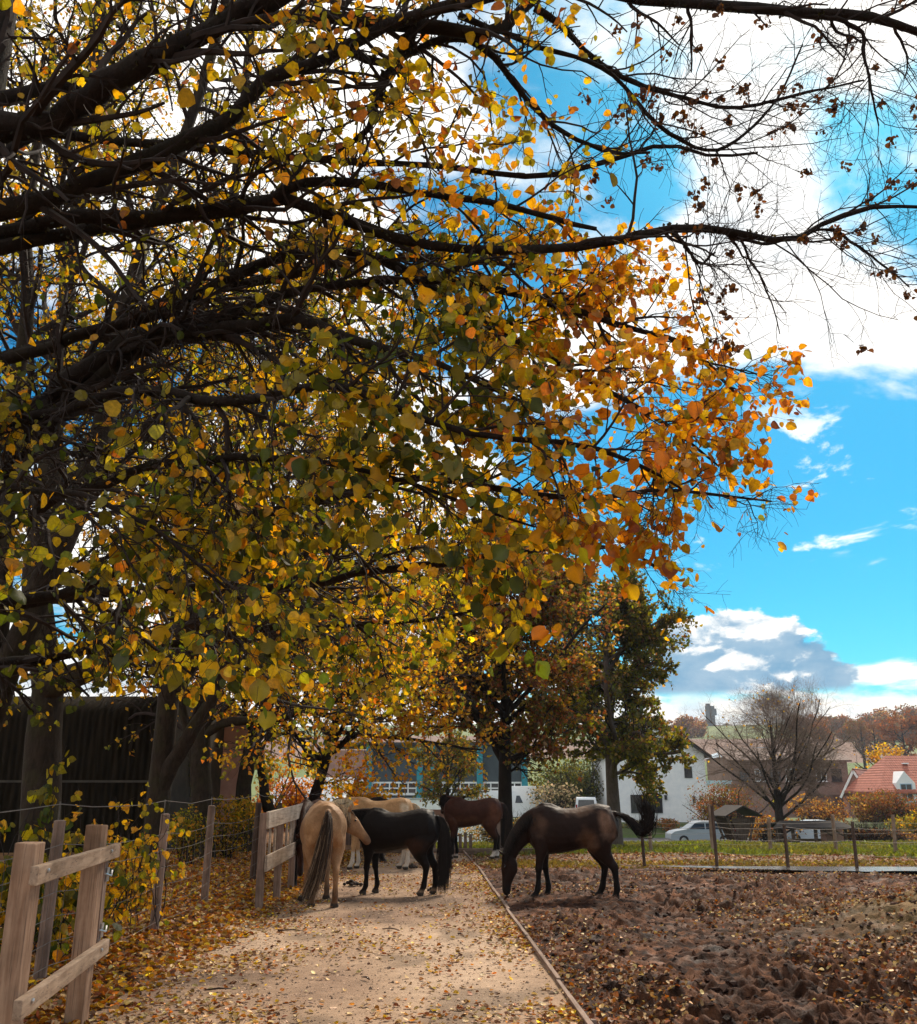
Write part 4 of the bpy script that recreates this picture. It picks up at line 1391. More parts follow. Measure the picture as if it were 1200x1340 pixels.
def vans():
    Y = 84.0
    x = at(660, 1050, Y)[0]
    e = vehicle('white_van', 'white delivery van with its cab to the right, behind the round-crowned tree', (x, Y, float(tz(x, Y)) + .02), 0, 5.6, 2.0, VAN, [(.66, .78, 1.45, 2.05, .02, -.05)], WHITE_P, 'van', (.2, .82), .34)
    for sg in (-1, 1): MB().box((2.72, sg * .7, .95), (.14, .36, .26)).build('headlight', LAMP_W, e)
    # box trailer behind
    x2 = at(697, 1050, 88)[0]; g = float(tz(x2, 88))
    t = empty('box_trailer', (x2, 88, g), 0, 'plain white box trailer standing just right of the delivery van', 'trailer')
    bevel(MB().box((0, 0, 1.75), (5.2, 2.3, 2.3)).build('box', WHITE_P, t), .04)
    MB().box((0, 0, .52), (4.8, 1.6, .14)).build('chassis', FRAME_DARK, t)
    for sx in (-.5, .5):
        for sy in (-1.0, 1.0): MB().tube([(sx, sy - .1, .36), (sx, sy + .1, .36)], .36, 16).build('wheel', TYRE, t)
    # small van seen from behind
    Y3 = 78.0; x3 = at(771, 1052, Y3)[0]; g3 = float(tz(x3, Y3 + 2)) + 0.02
    P = [(0.0, .40), (0.0, 1.05), (.03, 1.80), (.06, 1.92), (.55, 1.92), (.64, 1.84), (.76, 1.25), (.96, 1.05), (1.0, .7), (1.0, .42), (.95, .28), (.05, .28)]
    v = vehicle('small_van', 'small white van seen from behind, left of the white house', (x3, Y3 + 2.2, g3), R(84), 4.4, 1.85, P, [(.1, .3, 1.1, 1.7, .01, 0), (.5, .72, 1.1, 1.7, 0, -.09)], WHITE_P, 'van', (.19, .8), .32)
    glass_quad(v, [[-2.19, -.68, 1.16], [-2.19, .68, 1.16], [-2.09, .62, 1.72], [-2.09, -.62, 1.72]][::-1], 'rear_window')
    for sg in (-1, 1): MB().box((-2.2, sg * .80, 1.1), (.06, .12, .5)).build('tail_light', LAMP_R, v)
    MB().box((-2.24, 0, .5), (.1, 1.6, .18)).build('bumper', FRAME_DARK, v)


vans()
# ---------------------------------------------------------------- horses
def bez(p0, p1, p2, p3, n):
    t = np.linspace(0, 1, n)[:, None]
    p0, p1, p2, p3 = [np.array(p, float) for p in (p0, p1, p2, p3)]
    return (1 - t) ** 3 * p0 + 3 * (1 - t) ** 2 * t * p1 + 3 * (1 - t) * t ** 2 * p2 + t ** 3 * p3


def loft(mb, C, A, B, lat, sides=16, egg=0.0):
    """Elliptic sections along centres C; A half width along lat, B half depth across."""
    C = np.array(C, float); n = len(C)
    A = np.array(A, float); B = np.array(B, float)
    T = np.gradient(C, axis=0); T /= np.linalg.norm(T, axis=1, keepdims=True)
    S = np.broadcast_to(np.array(lat, float), C.shape).copy()
    S -= T * (S * T).sum(1, keepdims=True); S /= np.linalg.norm(S, axis=1, keepdims=True)
    U = np.cross(T, S)
    a = np.arange(sides) * 2 * math.pi / sides
    ca, sa = np.cos(a), np.sin(a)
    V = C[:, None] + S[:, None] * (A[:, None] * ca * (1 - egg * sa))[..., None] + U[:, None] * (B[:, None] * sa)[..., None]
    i = np.arange(n - 1)[:, None] * sides; j = np.arange(sides)[None]; k = (j + 1) % sides
    F = np.stack([i + j, i + k, i + sides + k, i + sides + j], -1).reshape(-1, 4)
    base = mb.n
    mb.add(V.reshape(-1, 3), F)
    # rounded caps
    for r0, sgn, c in ((0, -1, C[0] - T[0] * min(A[0], B[0]) * .5), ((n - 1) * sides, 1, C[-1] + T[-1] * min(A[-1], B[-1]) * .5)):
        ci = mb.n
        mb.add([c], np.zeros((0, 3), int))
        jj = np.arange(sides); kk = (jj + 1) % sides
        f = np.stack([base + r0 + jj, base + r0 + kk, np.full(sides, ci)], -1)
        if sgn < 0: f = f[:, ::-1]
        mb.F.append(f.astype(np.int32))
    return U


FRONT = [(.50, .10, 1.10, .085, .17), (.47, .15, .92, .088, .145), (.455, .155, .78, .068, .10), (.46, .15, .64, .053, .066), (.47, .145, .53, .046, .053), (.474, .145, .465, .05, .055),
         (.468, .145, .41, .037, .041), (.462, .145, .28, .031, .036), (.46, .145, .16, .04, .046), (.482, .145, .095, .034, .038), (.497, .145, .06, .046, .052), (.512, .145, .012, .056, .066)]
HIND = [(-.53, .10, 1.14, .15, .25), (-.50, .155, .96, .125, .225), (-.48, .17, .82, .105, .175), (-.53, .165, .68, .070, .108), (-.60, .155, .575, .048, .072), (-.648, .15, .505, .044, .066),
        (-.652, .15, .44, .037, .050), (-.644, .15, .30, .033, .040), (-.635, .15, .165, .042, .048), (-.608, .15, .095, .036, .040), (-.592, .15, .06, .047, .054), (-.575, .15, .012, .058, .068)]
TORSO = [(-.80, 1.22, .09, .12), (-.76, 1.21, .19, .22), (-.66, 1.195, .265, .295), (-.52, 1.175, .285, .33), (-.36, 1.15, .285, .325), (-.18, 1.125, .285, .31), (0, 1.10, .295, .325),
         (.18, 1.09, .285, .345), (.34, 1.105, .255, .375), (.46, 1.13, .225, .37), (.58, 1.135, .19, .31), (.68, 1.13, .13, .22)]


def horse(name, label, loc, heading, s, poll, head_dir, yaw, coat, mane_c, tail_c, tail_pts, steps=(0, 0, 0, 0), mane_side=1, neck_mid=None, tail_spread=0.10, tail_n=260,
          mane_len=0.30, sock=None, points=(0.02, 0.014, 0.012), point_h=0.5, patches=None, nose=None, rough=0.45, fat=1.0, deep=1.0, leg=1.12, mane_n=330, tail_min=.78):
    e = empty(name, (loc[0], loc[1], loc[2]), heading, label, 'horse', 'horses on the path and paddock')
    mb = MB()
    C = np.array([[x, 0, z] for x, z, _, _ in TORSO])
    C[:, 2] -= np.array([t[3] for t in TORSO]) * (deep - 1)
    loft(mb, C, [t[2] * fat for t in TORSO], [t[3] * deep for t in TORSO], (0, 1, 0), 22, 0.10)
    # withers and croup ridge
    loft(mb, [(-.70, 0, 1.40), (-.5, 0, 1.425), (-.2, 0, 1.36), (.1, 0, 1.35), (.30, 0, 1.42), (.42, 0, 1.43), (.56, 0, 1.36)], [.08, .11, .09, .08, .07, .065, .06], [.06, .08, .07, .07, .085, .09, .07], (0, 1, 0), 12)
    for k, (prof, sg) in enumerate(((FRONT, 1), (FRONT, -1), (HIND, 1), (HIND, -1))):
        st = steps[k]
        P = np.array([(x + st * max(0, 1 - z / .95), sg * y * (1 + (fat - 1) * .7), z) for x, y, z, _, _ in prof])
        loft(mb, P, [p[3] * leg for p in prof], [p[4] * leg for p in prof], (0, 1, 0), 12)
    # neck
    poll = np.array(poll, float); hd = np.array(head_dir, float); hd /= np.linalg.norm(hd)
    base = np.array([.40, 0, 1.16])
    n = 12
    mid = np.array(neck_mid, float) if neck_mid is not None else base + (poll - base) * .5 + [0.05, 0, .10]
    NC = bez(base, base * .35 + mid * .65 + [0, 0, .04], mid * .5 + poll * .5 - hd * 0.02, poll + hd * .02, n)
    t = np.linspace(0, 1, n)
    yw = yaw * np.clip(t * 1.15, 0, 1)
    lat = np.stack([-np.sin(yw), np.cos(yw), 0 * yw], -1)
    NA = np.interp(t, [0, .3, .7, 1], [.175, .12, .085, .072]); NB = np.interp(t, [0, .25, .55, .85, 1], [.33, .265, .185, .14, .12])
    loft(mb, NC, NA, NB, lat, 16)
    # head
    hl = np.array([-math.sin(yaw), math.cos(yaw), 0]); hl = hl - hd * hl.dot(hd); hl /= np.linalg.norm(hl)
    hu = np.cross(hd, hl)          # towards the forehead
    if (poll - base).dot(hu) < 0 and False: hu = -hu
    HP = [(-.06, .0, .055, .075), (.02, -.005, .078, .105), (.12, -.025, .092, .140), (.22, -.032, .086, .142), (.32, -.018, .068, .108), (.42, -.008, .057, .082), (.50, -.008, .058, .074), (.555, -.015, .060, .070), (.60, -.022, .045, .050)]
    HC = np.array([poll + hd * a + hu * b for a, b, _, _ in HP])
    loft(mb, HC, [p[2] for p in HP], [p[3] for p in HP], hl, 14)
    for sg in (-1, 1):      # ears, brow, nostril
        q = poll + hd * 0.0 + hu * .085 + hl * sg * .055
        tip = q + hu * .10 - hd * .075 + hl * sg * .03
        loft(mb, [q - hu * .03, q * .6 + tip * .4, tip], [.028, .034, .010], [.026, .024, .010], hl, 8)
        b = poll + hd * .16 + hu * .055 + hl * sg * .072
        loft(mb, [b - hd * .035, b, b + hd * .035], [.012, .026, .012], [.012, .028, .014], hl, 8)
    # dock
    tp = np.array(tail_pts, float)
    loft(mb, [tp[0] + [.08, 0, -.01], tp[0], tp[0] * .6 + tp[1] * .4], [.05, .042, .026], [.05, .042, .026], (0, 1, 0), 8)
    tmp = mb.build('tmp', bpy.data.materials[0])
    rm = tmp.modifiers.new('r', 'REMESH'); rm.mode = 'VOXEL'; rm.voxel_size = 0.0145
    sm = tmp.modifiers.new('s', 'SMOOTH'); sm.factor = 0.5; sm.iterations = 7
    dg = bpy.context.evaluated_depsgraph_get()
    me = bpy.data.meshes.new_from_object(tmp.evaluated_get(dg))
    old = tmp.data; bpy.data.objects.remove(tmp); bpy.data.meshes.remove(old)
    nv = len(me.vertices)
    V = np.zeros(nv * 3, np.float32); me.vertices.foreach_get('co', V); V = V.reshape(-1, 3)
    V[:, 2] = np.maximum(V[:, 2], 0)
    # coat colours of the animal itself: points, socks, hooves, muzzle
    nz = fbm(V[:, 0] * 5 + V[:, 1] * 3, V[:, 2] * 5 - V[:, 1] * 2, 3, 131)
    Cc = np.array(coat)[None] * (0.8 + 0.4 * nz)[:, None]
    if patches:
        for (cx, cz, rx, rz, pc, am) in patches:
            w = np.clip(1.25 - np.sqrt(((V[:, 0] - cx) / rx) ** 2 + ((V[:, 2] - cz) / rz) ** 2) + (nz - .5) * 2.2, 0, 1) * am
            w = w * (V[:, 2] > .62)
            Cc = Cc * (1 - w[:, None]) + np.array(pc) * w[:, None]
    leg = (np.abs(V[:, 1]) > .05) & (V[:, 2] < .72) & (V[:, 0] < .75)
    if points is not None:
        w = np.clip((point_h + .08 - V[:, 2]) / .16, 0, 1) * leg
        Cc = Cc * (1 - w[:, None]) + np.array(points) * w[:, None]
    if sock:
        for hind, h, c in sock:
            sel = leg & ((V[:, 0] < 0) == hind)
            w = np.clip((h - V[:, 2]) / .05, 0, 1) * sel
            Cc = Cc * (1 - w[:, None]) + np.array(c) * w[:, None]
    w = np.clip((.068 - V[:, 2]) / .01, 0, 1) * leg
    Cc = Cc * (1 - w[:, None]) + np.array([.05, .038, .03]) * w[:, None]
    dh = np.linalg.norm(V - (poll + hd * .58), axis=1)
    w = np.clip((.16 - dh) / .08, 0, 1) * .75
    Cc = Cc * (1 - w[:, None]) + np.array(nose if nose is not None else points if points is not None else (.05, .03, .03)) * w[:, None]
    me.vertices.foreach_set('co', V.ravel())
    a = me.color_attributes.new('tint', 'FLOAT_COLOR', 'POINT')
    a.data.foreach_set('color', np.concatenate([Cc, np.ones((nv, 1))], 1).astype(np.float32).ravel())
    me.name = 'body'
    me.materials.clear(); me.materials.append(coat_mat(rough))
    me.polygons.foreach_set('use_smooth', np.ones(len(me.polygons), dtype=bool))
    e.scale = (s, s, s)
    link('body', me, e)
    for sg in (-1, 1):
        b = poll + hd * .165 + hu * .050 + hl * sg * .088
        ph = np.linspace(-1.5, 1.5, 7)
        MB().tube([b + hl * sg * .018 * math.sin(p) for p in ph], [.018 * max(.02, math.cos(p)) for p in ph], 10).build('eye', simple('horse_eye', (.006, .005, .005), None, 3, .08, 0, spec=.7), e, smooth=True)
    hair = tinted('horse_hair', 0.6, 60, 0.3, 0, spec=.15)
    # mane
    S = lat - np.gradient(NC, axis=0) * 0
    TT = np.gradient(NC, axis=0); TT /= np.linalg.norm(TT, axis=1, keepdims=True)
    S = lat - TT * (lat * TT).sum(1, keepdims=True); S /= np.linalg.norm(S, axis=1, keepdims=True)
    UU = np.cross(TT, S)
    m = MB()
    for k in range(int(mane_n * 1.7)):
        tt = RNG.uniform(.12, 1.0); f = tt * (n - 1); i = min(int(f), n - 2); fr = f - i
        def lerp(Z): return Z[i] * (1 - fr) + Z[i + 1] * fr
        c, u, ss = lerp(NC), lerp(UU), lerp(S); bb = NB[i] * (1 - fr) + NB[i + 1] * fr; aa = NA[i] * (1 - fr) + NA[i + 1] * fr
        root = c + u * (bb * .93) + lerp(TT) * RNG.normal(0, .01)
        sd = mane_side if RNG.random() < .88 else -mane_side
        L = mane_len * RNG.uniform(.6, 1.15)
        p1 = root + u * .02 + ss * sd * .03
        p2 = c + u * bb * .45 + ss * sd * (aa + .03)
        p3 = p2 + np.array([0, 0, -1]) * L * .7 + ss * sd * .01 + RNG.normal(0, .02, 3)
        pts = bez(root, p1, p2, p3, 6)
        cc = np.array(mane_c[RNG.integers(len(mane_c))]) * RNG.lognormal(0, .2)
        m.tube(pts, [.005, .0062, .0062, .0055, .004, .001], 3, C=cc, cap=False)
    for k in range(60):     # forelock
        q = poll + hu * .10 + hl * RNG.normal(0, .025)
        pts = bez(q, q + hd * .06 + hu * .02, q + hd * .14 - hu * .01, q + hd * RNG.uniform(.18, .28) - hu * .05 + hl * RNG.normal(0, .02), 5)
        m.tube(pts, [.006, .007, .007, .005, .001], 3, C=np.array(mane_c[RNG.integers(len(mane_c))]), cap=False)
    m.build('mane', hair, e)
    # tail
    m = MB(); G = tp
    if len(G) == 4: G = bez(*G, 12)
    for k in range(int(tail_n * 2.2)):
        t0 = RNG.random() ** 2 * .45
        idx = np.linspace(t0, RNG.uniform(tail_min, 1.0), 8) * (len(G) - 1)
        P = np.stack([np.interp(idx, np.arange(len(G)), G[:, q]) for q in range(3)], -1)
        r = RNG.normal(0, 1, 3)
        w = np.interp(idx / (len(G) - 1), [0, .25, .6, 1], [.018, .045, tail_spread * .8, tail_spread])[:, None]
        P = P + r * w * .55 + np.cumsum(RNG.normal(0, .006, (8, 3)), axis=0)
        cc = np.array(tail_c[RNG.integers(len(tail_c))]) * RNG.lognormal(0, .25)
        m.tube(P, np.array([.005, .0058, .0058, .0055, .005, .004, .003, .0008]), 3, C=cc, cap=False)
    m.build('tail', hair, e)
    return e


def coat_mat(rough):
    nm = 'coat_%d' % int(rough * 100)
    if nm in MATS: return MATS[nm]
    t = NT(nm)
    v = t.coord('Object', (60, 60, 22))
    n = t.noise(v, 1.6, 4, .6)
    n2 = t.noise(t.coord('Object'), 7, 4)
    c = t.mix(1.0, t.attr(), t.ramp(n, [(.3, (.78, .77, .76)), (.7, (1.16, 1.15, 1.14))]), 'MULTIPLY')
    t.base(t.mix(1.0, c, t.ramp(n2, [(.35, (.82, .8, .78)), (.65, (1.1, 1.1, 1.1))]), 'MULTIPLY'))
    t.set(Roughness=rough); t.b.inputs['Specular IOR Level'].default_value = .10
    t.b.inputs['Sheen Weight'].default_value = .04; t.b.inputs['Sheen Roughness'].default_value = .4
    n3 = t.noise(t.coord('Object', (1, 1, .6)), 5.5, 3, .5)
    b2 = t.N('ShaderNodeBump'); b2.inputs['Strength'].default_value = .55; b2.inputs['Distance'].default_value = .05; t.L(n3, b2.inputs['Height'])
    b1 = t.N('ShaderNodeBump'); b1.inputs['Strength'].default_value = .35; b1.inputs['Distance'].default_value = .005; t.L(n, b1.inputs['Height'])
    t.L(b2.outputs[0], b1.inputs['Normal']); t.L(b1.outputs[0], t.b.inputs['Normal'])
    MATS[nm] = t.mat
    return t.mat


HANG = [(-.79, 0, 1.34), (-.98, 0, 1.28), (-.92, 0, .75), (-.90, 0, .22)]
BLK = (.009, .006, .005)


def make_horses():
    # dun, rump to the camera, head turned right
    horse('dun_horse', 'light brown dun horse with streaked tail, rump towards the camera', (-2.08, 14.75, 0), R(104), .96,
          (.73, -.47, 1.27), (-.02, -.67, -.72), R(-88), (.36, .20, .10), [(.62, .46, .28), (.55, .40, .24), (.20, .12, .07), (.10, .06, .04)],
          [(.05, .03, .022), (.07, .045, .03), (.20, .125, .075), (.36, .25, .16), (.05, .033, .022)],
          [(-.79, 0, 1.36), (-.95, 0, 1.25), (-.90, .06, .6), (-.98, .27, .14)], steps=(.05, -.05, .05, -.05), mane_side=-1, neck_mid=(.68, -.15, 1.36), tail_spread=.085, tail_n=420,
          points=(.16, .09, .05), point_h=.26, nose=(.16, .085, .05), mane_len=.34, patches=[(-.55, 1.2, .3, .2, (.46, .27, .13), .5)], rough=.55, fat=1.16, deep=1.06, leg=1.22, mane_n=620)
    # black pony side on, head hidden behind the dun's
    horse('black_pony', 'black pony side-on in the middle of the path', (-1.02, 15.85, 0), R(170), .88,
          (.98, .0, 1.30), (.55, 0, -.83), 0, BLK, [BLK, (.02, .014, .011)], [BLK, (.018, .012, .01)],
          [(-.79, 0, 1.34), (-.95, 0, 1.28), (-.93, 0, .75), (-.88, 0, .06)], steps=(.06, -.10, .08, -.10), tail_spread=.10, tail_n=480, points=BLK, sock=[(True, .13, (.22, .15, .10)), (False, .09, (.06, .04, .03))],
          patches=[(-.42, .84, .16, .12, (.05, .022, .013), .7)], rough=.55, fat=1.1, deep=1.05, leg=1.18)
    # palomino behind it
    horse('palomino_horse', 'tan horse with cream mane and white legs behind the black pony', (-1.72, 20.6, 0), R(182), .96,
          (1.02, .02, 1.30), (.55, 0, -.83), 0, (.46, .27, .13), [(.72, .60, .42), (.62, .50, .34)], [(.66, .54, .38), (.5, .38, .25)],
          HANG, steps=(.08, -.06, -.05, .10), mane_side=1, neck_mid=(.72, 0, 1.36), points=None, sock=[(True, .42, (.62, .54, .45)), (False, .40, (.62, .54, .45))], rough=.5,
          patches=[(-.62, 1.3, .12, .1, (.7, .58, .42), .8)])
    # second black horse, only its back shows
    horse('black_horse', 'black horse farthest back, mostly hidden behind the tan horse', (-2.3, 23.0, -.05), R(5), .98,
          (1.0, 0, 1.1), (.5, 0, -.86), 0, BLK, [BLK], [BLK], HANG, steps=(0, .05, .04, -.04), neck_mid=(.72, 0, 1.25), points=BLK)
    # dark bay facing the camera behind the slat panel, head lowered
    horse('brown_horse', 'dark brown horse with lowered head between slat panel and dun horse', (-2.63, 17.3, 0), R(-97), .96,
          (1.04, .13, .86), (.10, .02, -.99), R(4), (.045, .017, .010), [BLK, (.03, .016, .012)], [BLK], HANG, steps=(-.10, -.08, .05, 0), neck_mid=(.82, .06, 1.16), points=BLK, rough=.5)
    # bay with white socks at the far end of the path
    horse('bay_horse', 'bay horse with white hind socks standing at the far end of the path', (.33, 24.6, -.07), R(178), .98,
          (.74, -.36, 1.44), (.10, -.83, -.55), R(-80), (.050, .017, .010), [BLK, (.02, .012, .01)], [BLK, (.03, .016, .01)],
          HANG, steps=(.02, -.10, .06, -.06), neck_mid=(.66, -.10, 1.40), points=BLK, point_h=.55, sock=[(True, .22, (.66, .60, .54)), (False, .12, (.5, .42, .36))],
          patches=[(-.6, 1.15, .2, .25, (.11, .04, .02), .8), (.1, .95, .35, .12, (.10, .04, .018), .6)], rough=.52)
    # grazing dark horse with raised tail
    horse('grazing_horse', 'muddy dark brown horse grazing in the paddock with its tail flicked up', (1.74, 15.3, .0), R(176), .935,
          (1.02, .04, .66), (.10, .03, -.99), R(4), (.020, .009, .006), [BLK, (.02, .012, .009)], [BLK, (.022, .013, .01)],
          [(-.79, 0, 1.34), (-.98, 0, 1.28), (-1.10, 0, 1.15), (-1.19, .0, 1.05), (-1.28, .02, 1.09), (-1.33, .0, 1.22), (-1.33, .02, 1.38), (-1.27, .03, 1.56), (-1.20, .03, 1.75)], steps=(.10, -.12, -.14, .12), neck_mid=(.82, .01, 1.16), tail_spread=.12, tail_n=230, tail_min=.42,
          points=BLK, patches=[(-.62, 1.22, .16, .2, (.20, .11, .07), .8), (-.30, .98, .13, .22, (.13, .062, .033), .75), (.47, 1.14, .13, .13, (.11, .06, .038), .75), (-.2, 1.38, .22, .08, (.16, .095, .062), .7)], rough=.55, mane_len=.2, fat=1.08, deep=1.07, leg=1.2)


make_horses()
# ---------------------------------------------------------------- trees
def norm(a): return a / (np.linalg.norm(a, axis=-1, keepdims=True) + 1e-9)


def batch_tube(mb, P, Rr, sides, C=None):
    """P (m,n,3), Rr (m,n): many limbs at once."""
    m_, n = P.shape[:2]
    if m_ == 0: return
    T = norm(np.gradient(P, axis=1))
    ref = np.where(np.abs(T.mean(1, keepdims=True)[..., 2:3]) < .75, np.array([.05, .08, 1.0]), np.array([1.0, .1, .05]))
    S = norm(np.cross(T, np.broadcast_to(ref, T.shape))); U = np.cross(S, T)
    a = np.arange(sides) * 2 * math.pi / sides
    V = P[:, :, None] + Rr[:, :, None, None] * (S[:, :, None] * np.cos(a)[:, None] + U[:, :, None] * np.sin(a)[:, None])
    base = np.arange(m_)[:, None, None] * (n * sides); i = np.arange(n - 1)[None, :, None] * sides; j = np.arange(sides)[None, None]
    k = (j + 1) % sides
    F = np.stack([base + i + j, base + i + k, base + i + sides + k, base + i + sides + j], -1).reshape(-1, 4)
    mb.add(V.reshape(-1, 3), F, C)


def resample(pts, rad, n):
    """Smooth curve through hand-surveyed points."""
    P = np.array(pts, float); k = len(P)
    d = np.concatenate([[0], np.cumsum(np.linalg.norm(np.diff(P, axis=0), axis=1))])
    E = np.concatenate([[2 * P[0] - P[1]], P, [2 * P[-1] - P[-2]]])
    s = np.linspace(0, d[-1], n)
    idx = np.clip(np.searchsorted(d, s, side='right') - 1, 0, k - 2)
    t = ((s - d[idx]) / (d[idx + 1] - d[idx]))[:, None]
    p0, p1, p2, p3 = E[idx], E[idx + 1], E[idx + 2], E[idx + 3]
    Q = .5 * ((2 * p1) + (-p0 + p2) * t + (2 * p0 - 5 * p1 + 4 * p2 - p3) * t ** 2 + (-p0 + 3 * p1 - 3 * p2 + p3) * t ** 3)
    return Q, np.interp(s, d, np.array(rad, float))


def spawn(P, Rr, k, t0, t1, ang, L, nseg, wob=.14, trop=0.0, flat=1.0, rs=.55, rmin=.002, shrink=.5, bias=None, keep=None):
    """k children on each parent limb. L: length or function(pos, dir)->length."""
    m_, n = P.shape[:2]
    if m_ == 0: return np.zeros((0, nseg + 1, 3)), np.zeros((0, nseg + 1)), np.zeros(0)
    t = t0 + (t1 - t0) * (np.arange(k)[None] + RNG.random((m_, k))) / k
    f = t * (n - 1); i = np.minimum(f.astype(int), n - 2); fr = (f - i)[..., None]
    r = np.arange(m_)[:, None]
    pos = P[r, i] * (1 - fr) + P[r, i + 1] * fr
    T = norm(P[r, i + 1] - P[r, i])
    rad = Rr[r, i] * (1 - fr[..., 0]) + Rr[r, i + 1] * fr[..., 0]
    pos, T, rad, t = pos.reshape(-1, 3), T.reshape(-1, 3), rad.ravel(), t.ravel()
    q = RNG.normal(0, 1, T.shape); q[:, 2] *= flat
    q = norm(q - T * (q * T).sum(1, keepdims=True))
    a = np.radians(RNG.normal(ang, 10, len(pos)))[:, None]
    D = T * np.cos(a) + q * np.sin(a)
    if bias is not None: D = norm(D + np.array(bias))
    D = norm(D)
    Ln = L(pos, D) if callable(L) else np.full(len(pos), float(L))
    Ln = Ln * (1 - shrink * t) * RNG.uniform(.65, 1.25, len(pos))
    st = (Ln / nseg)[:, None]
    pts = [pos]; p = pos; d = D
    for s in range(nseg):
        d = norm(d + RNG.normal(0, wob, d.shape) + np.array([0, 0, trop]))
        p = p + d * st; pts.append(p)
    Q = np.stack(pts, 1)
    r0 = np.maximum(np.minimum(rad * rs, Ln * .03 + rmin), rmin)
    RR = r0[:, None] * np.linspace(1, .35, nseg + 1)[None]
    RR = np.maximum(RR, rmin * .6)
    if keep is not None:
        kk = keep(Q[:, -1]); Q, RR, t = Q[kk], RR[kk], t[kk]
    return Q, RR, t


def leaf_sites(P, k, t0=.1):
    m_, n = P.shape[:2]
    t = t0 + (1 - t0) * RNG.random((m_, k)); f = t * (n - 1); i = np.minimum(f.astype(int), n - 2); fr = (f - i)[..., None]
    r = np.arange(m_)[:, None]
    pos = (P[r, i] * (1 - fr) + P[r, i + 1] * fr).reshape(-1, 3)
    T = norm(P[r, i + 1] - P[r, i]).reshape(-1, 3)
    return pos, T


def hang(pos, T, size, droop=.8, spread=.7):
    """Leaf bases just off the twig, blades drooping."""
    n = len(pos)
    D = norm(T * .35 + RNG.normal(0, spread, (n, 3)) + np.array([0, 0, -droop]))
    U = norm(RNG.normal(0, 1, (n, 3)))
    return pos + D * (size * .25)[:, None] + RNG.normal(0, .01, (n, 3)), D, U


def bark(name, c1, c2, moss=(.06, .065, .02), amt=.35):
    if name in MATS: return MATS[name]
    t = NT(name)
    v = t.coord('Object', (1, 1, .35))
    n = t.noise(v, 18, 6, .7); n2 = t.noise(t.coord('Object'), 2.2, 5)
    c = t.ramp(n, [(.3, c1), (.7, c2)])
    c = t.mix(t.ramp(n2, [(.5, (0, 0, 0)), (.68, (amt,) * 3)]), c, moss)
    t.base(c); t.set(Roughness=.92); t.b.inputs['Specular IOR Level'].default_value = .2
    t.bump(n, .9, .03)
    MATS[name] = t.mat
    return t.mat


BARK_D = bark('dark_bark', (.008, .005, .0035), (.028, .017, .012), (.024, .023, .009))
BARK_M = bark('mossy_bark', (.013, .009, .006), (.048, .033, .022), (.04, .040, .014), .5)
TWIG = simple('twig_bark', (.014, .009, .007), (.04, .025, .02), 9, .85, 0)
TWIG_L = simple('pale_twig', (.13, .085, .068), (.24, .165, .135), 5, .85, 0)
LEAF = leaf_material('tree_leaf', .60, 1.3)


def crown_mesh(e, name, P, D, U, size, C, small, kind='stuff'):
    b = MB(); leaf_batch(b, P, D, U, size, C, small, RNG.uniform(-1.2, 3.6, len(P)))
    o = b.build(name, LEAF, e); o['kind'] = kind
    return o


def survey(pts, w0, w1, Yd=None):
    """[(px,py,Y)...] -> limb; w in picture units at both ends."""
    Q = np.array([at(*p) for p in pts])
    wr = np.linspace(w0, w1, len(Q))
    rad = [max(.004, px_size(w, q) / 2) for w, q in zip(wr, Q)]
    return Q, rad


def limbs_to_arrays(limbs, n=22):
    out = [resample(q, r, n) for q, r in limbs]
    return np.stack([o[0] for o in out]), np.stack([o[1] for o in out])


def knobbly(R_, amp=.09):
    k = RNG.normal(0, 1, R_.shape); k = (k + np.roll(k, 1, 1)) / 1.4
    return R_ * (1 + amp * k)


def moss(e, P, R_, n, o):
    """Ragged moss tufts along the thick boughs."""
    m_, k = P.shape[:2]
    i = RNG.integers(0, m_, n); f = RNG.random(n) * (k - 1.001); j = f.astype(int); fr = (f - j)[:, None]
    c = P[i, j] * (1 - fr) + P[i, j + 1] * fr; r = R_[i, j]
    T = norm(P[i, j + 1] - P[i, j]); q = RNG.normal(0, 1, (n, 3)) + np.array([0, 0, .5]); q = norm(q - T * (q * T).sum(1, keepdims=True))
    ok = r > .022
    c, r, q, T = c[ok], r[ok], q[ok], T[ok]; n = len(c)
    b = MB(); leaf_batch(b, c + q * (r * .9)[:, None] - o, norm(q + RNG.normal(0, .5, (n, 3))), norm(RNG.normal(0, 1, (n, 3))), RNG.uniform(.012, .034, n), np.array([.035, .032, .012]) * RNG.lognormal(0, .35, (n, 1)), True)
    b.build('moss', MATS['fallen_leaf'], e)['kind'] = 'stuff'


def wobble(P, R_, amp=.6):
    k = RNG.normal(0, 1, P.shape); k = (k + np.roll(k, 1, 1) + np.roll(k, -1, 1)) / 3
    k[:, 0] = 0
    return P + k * R_[..., None] * amp


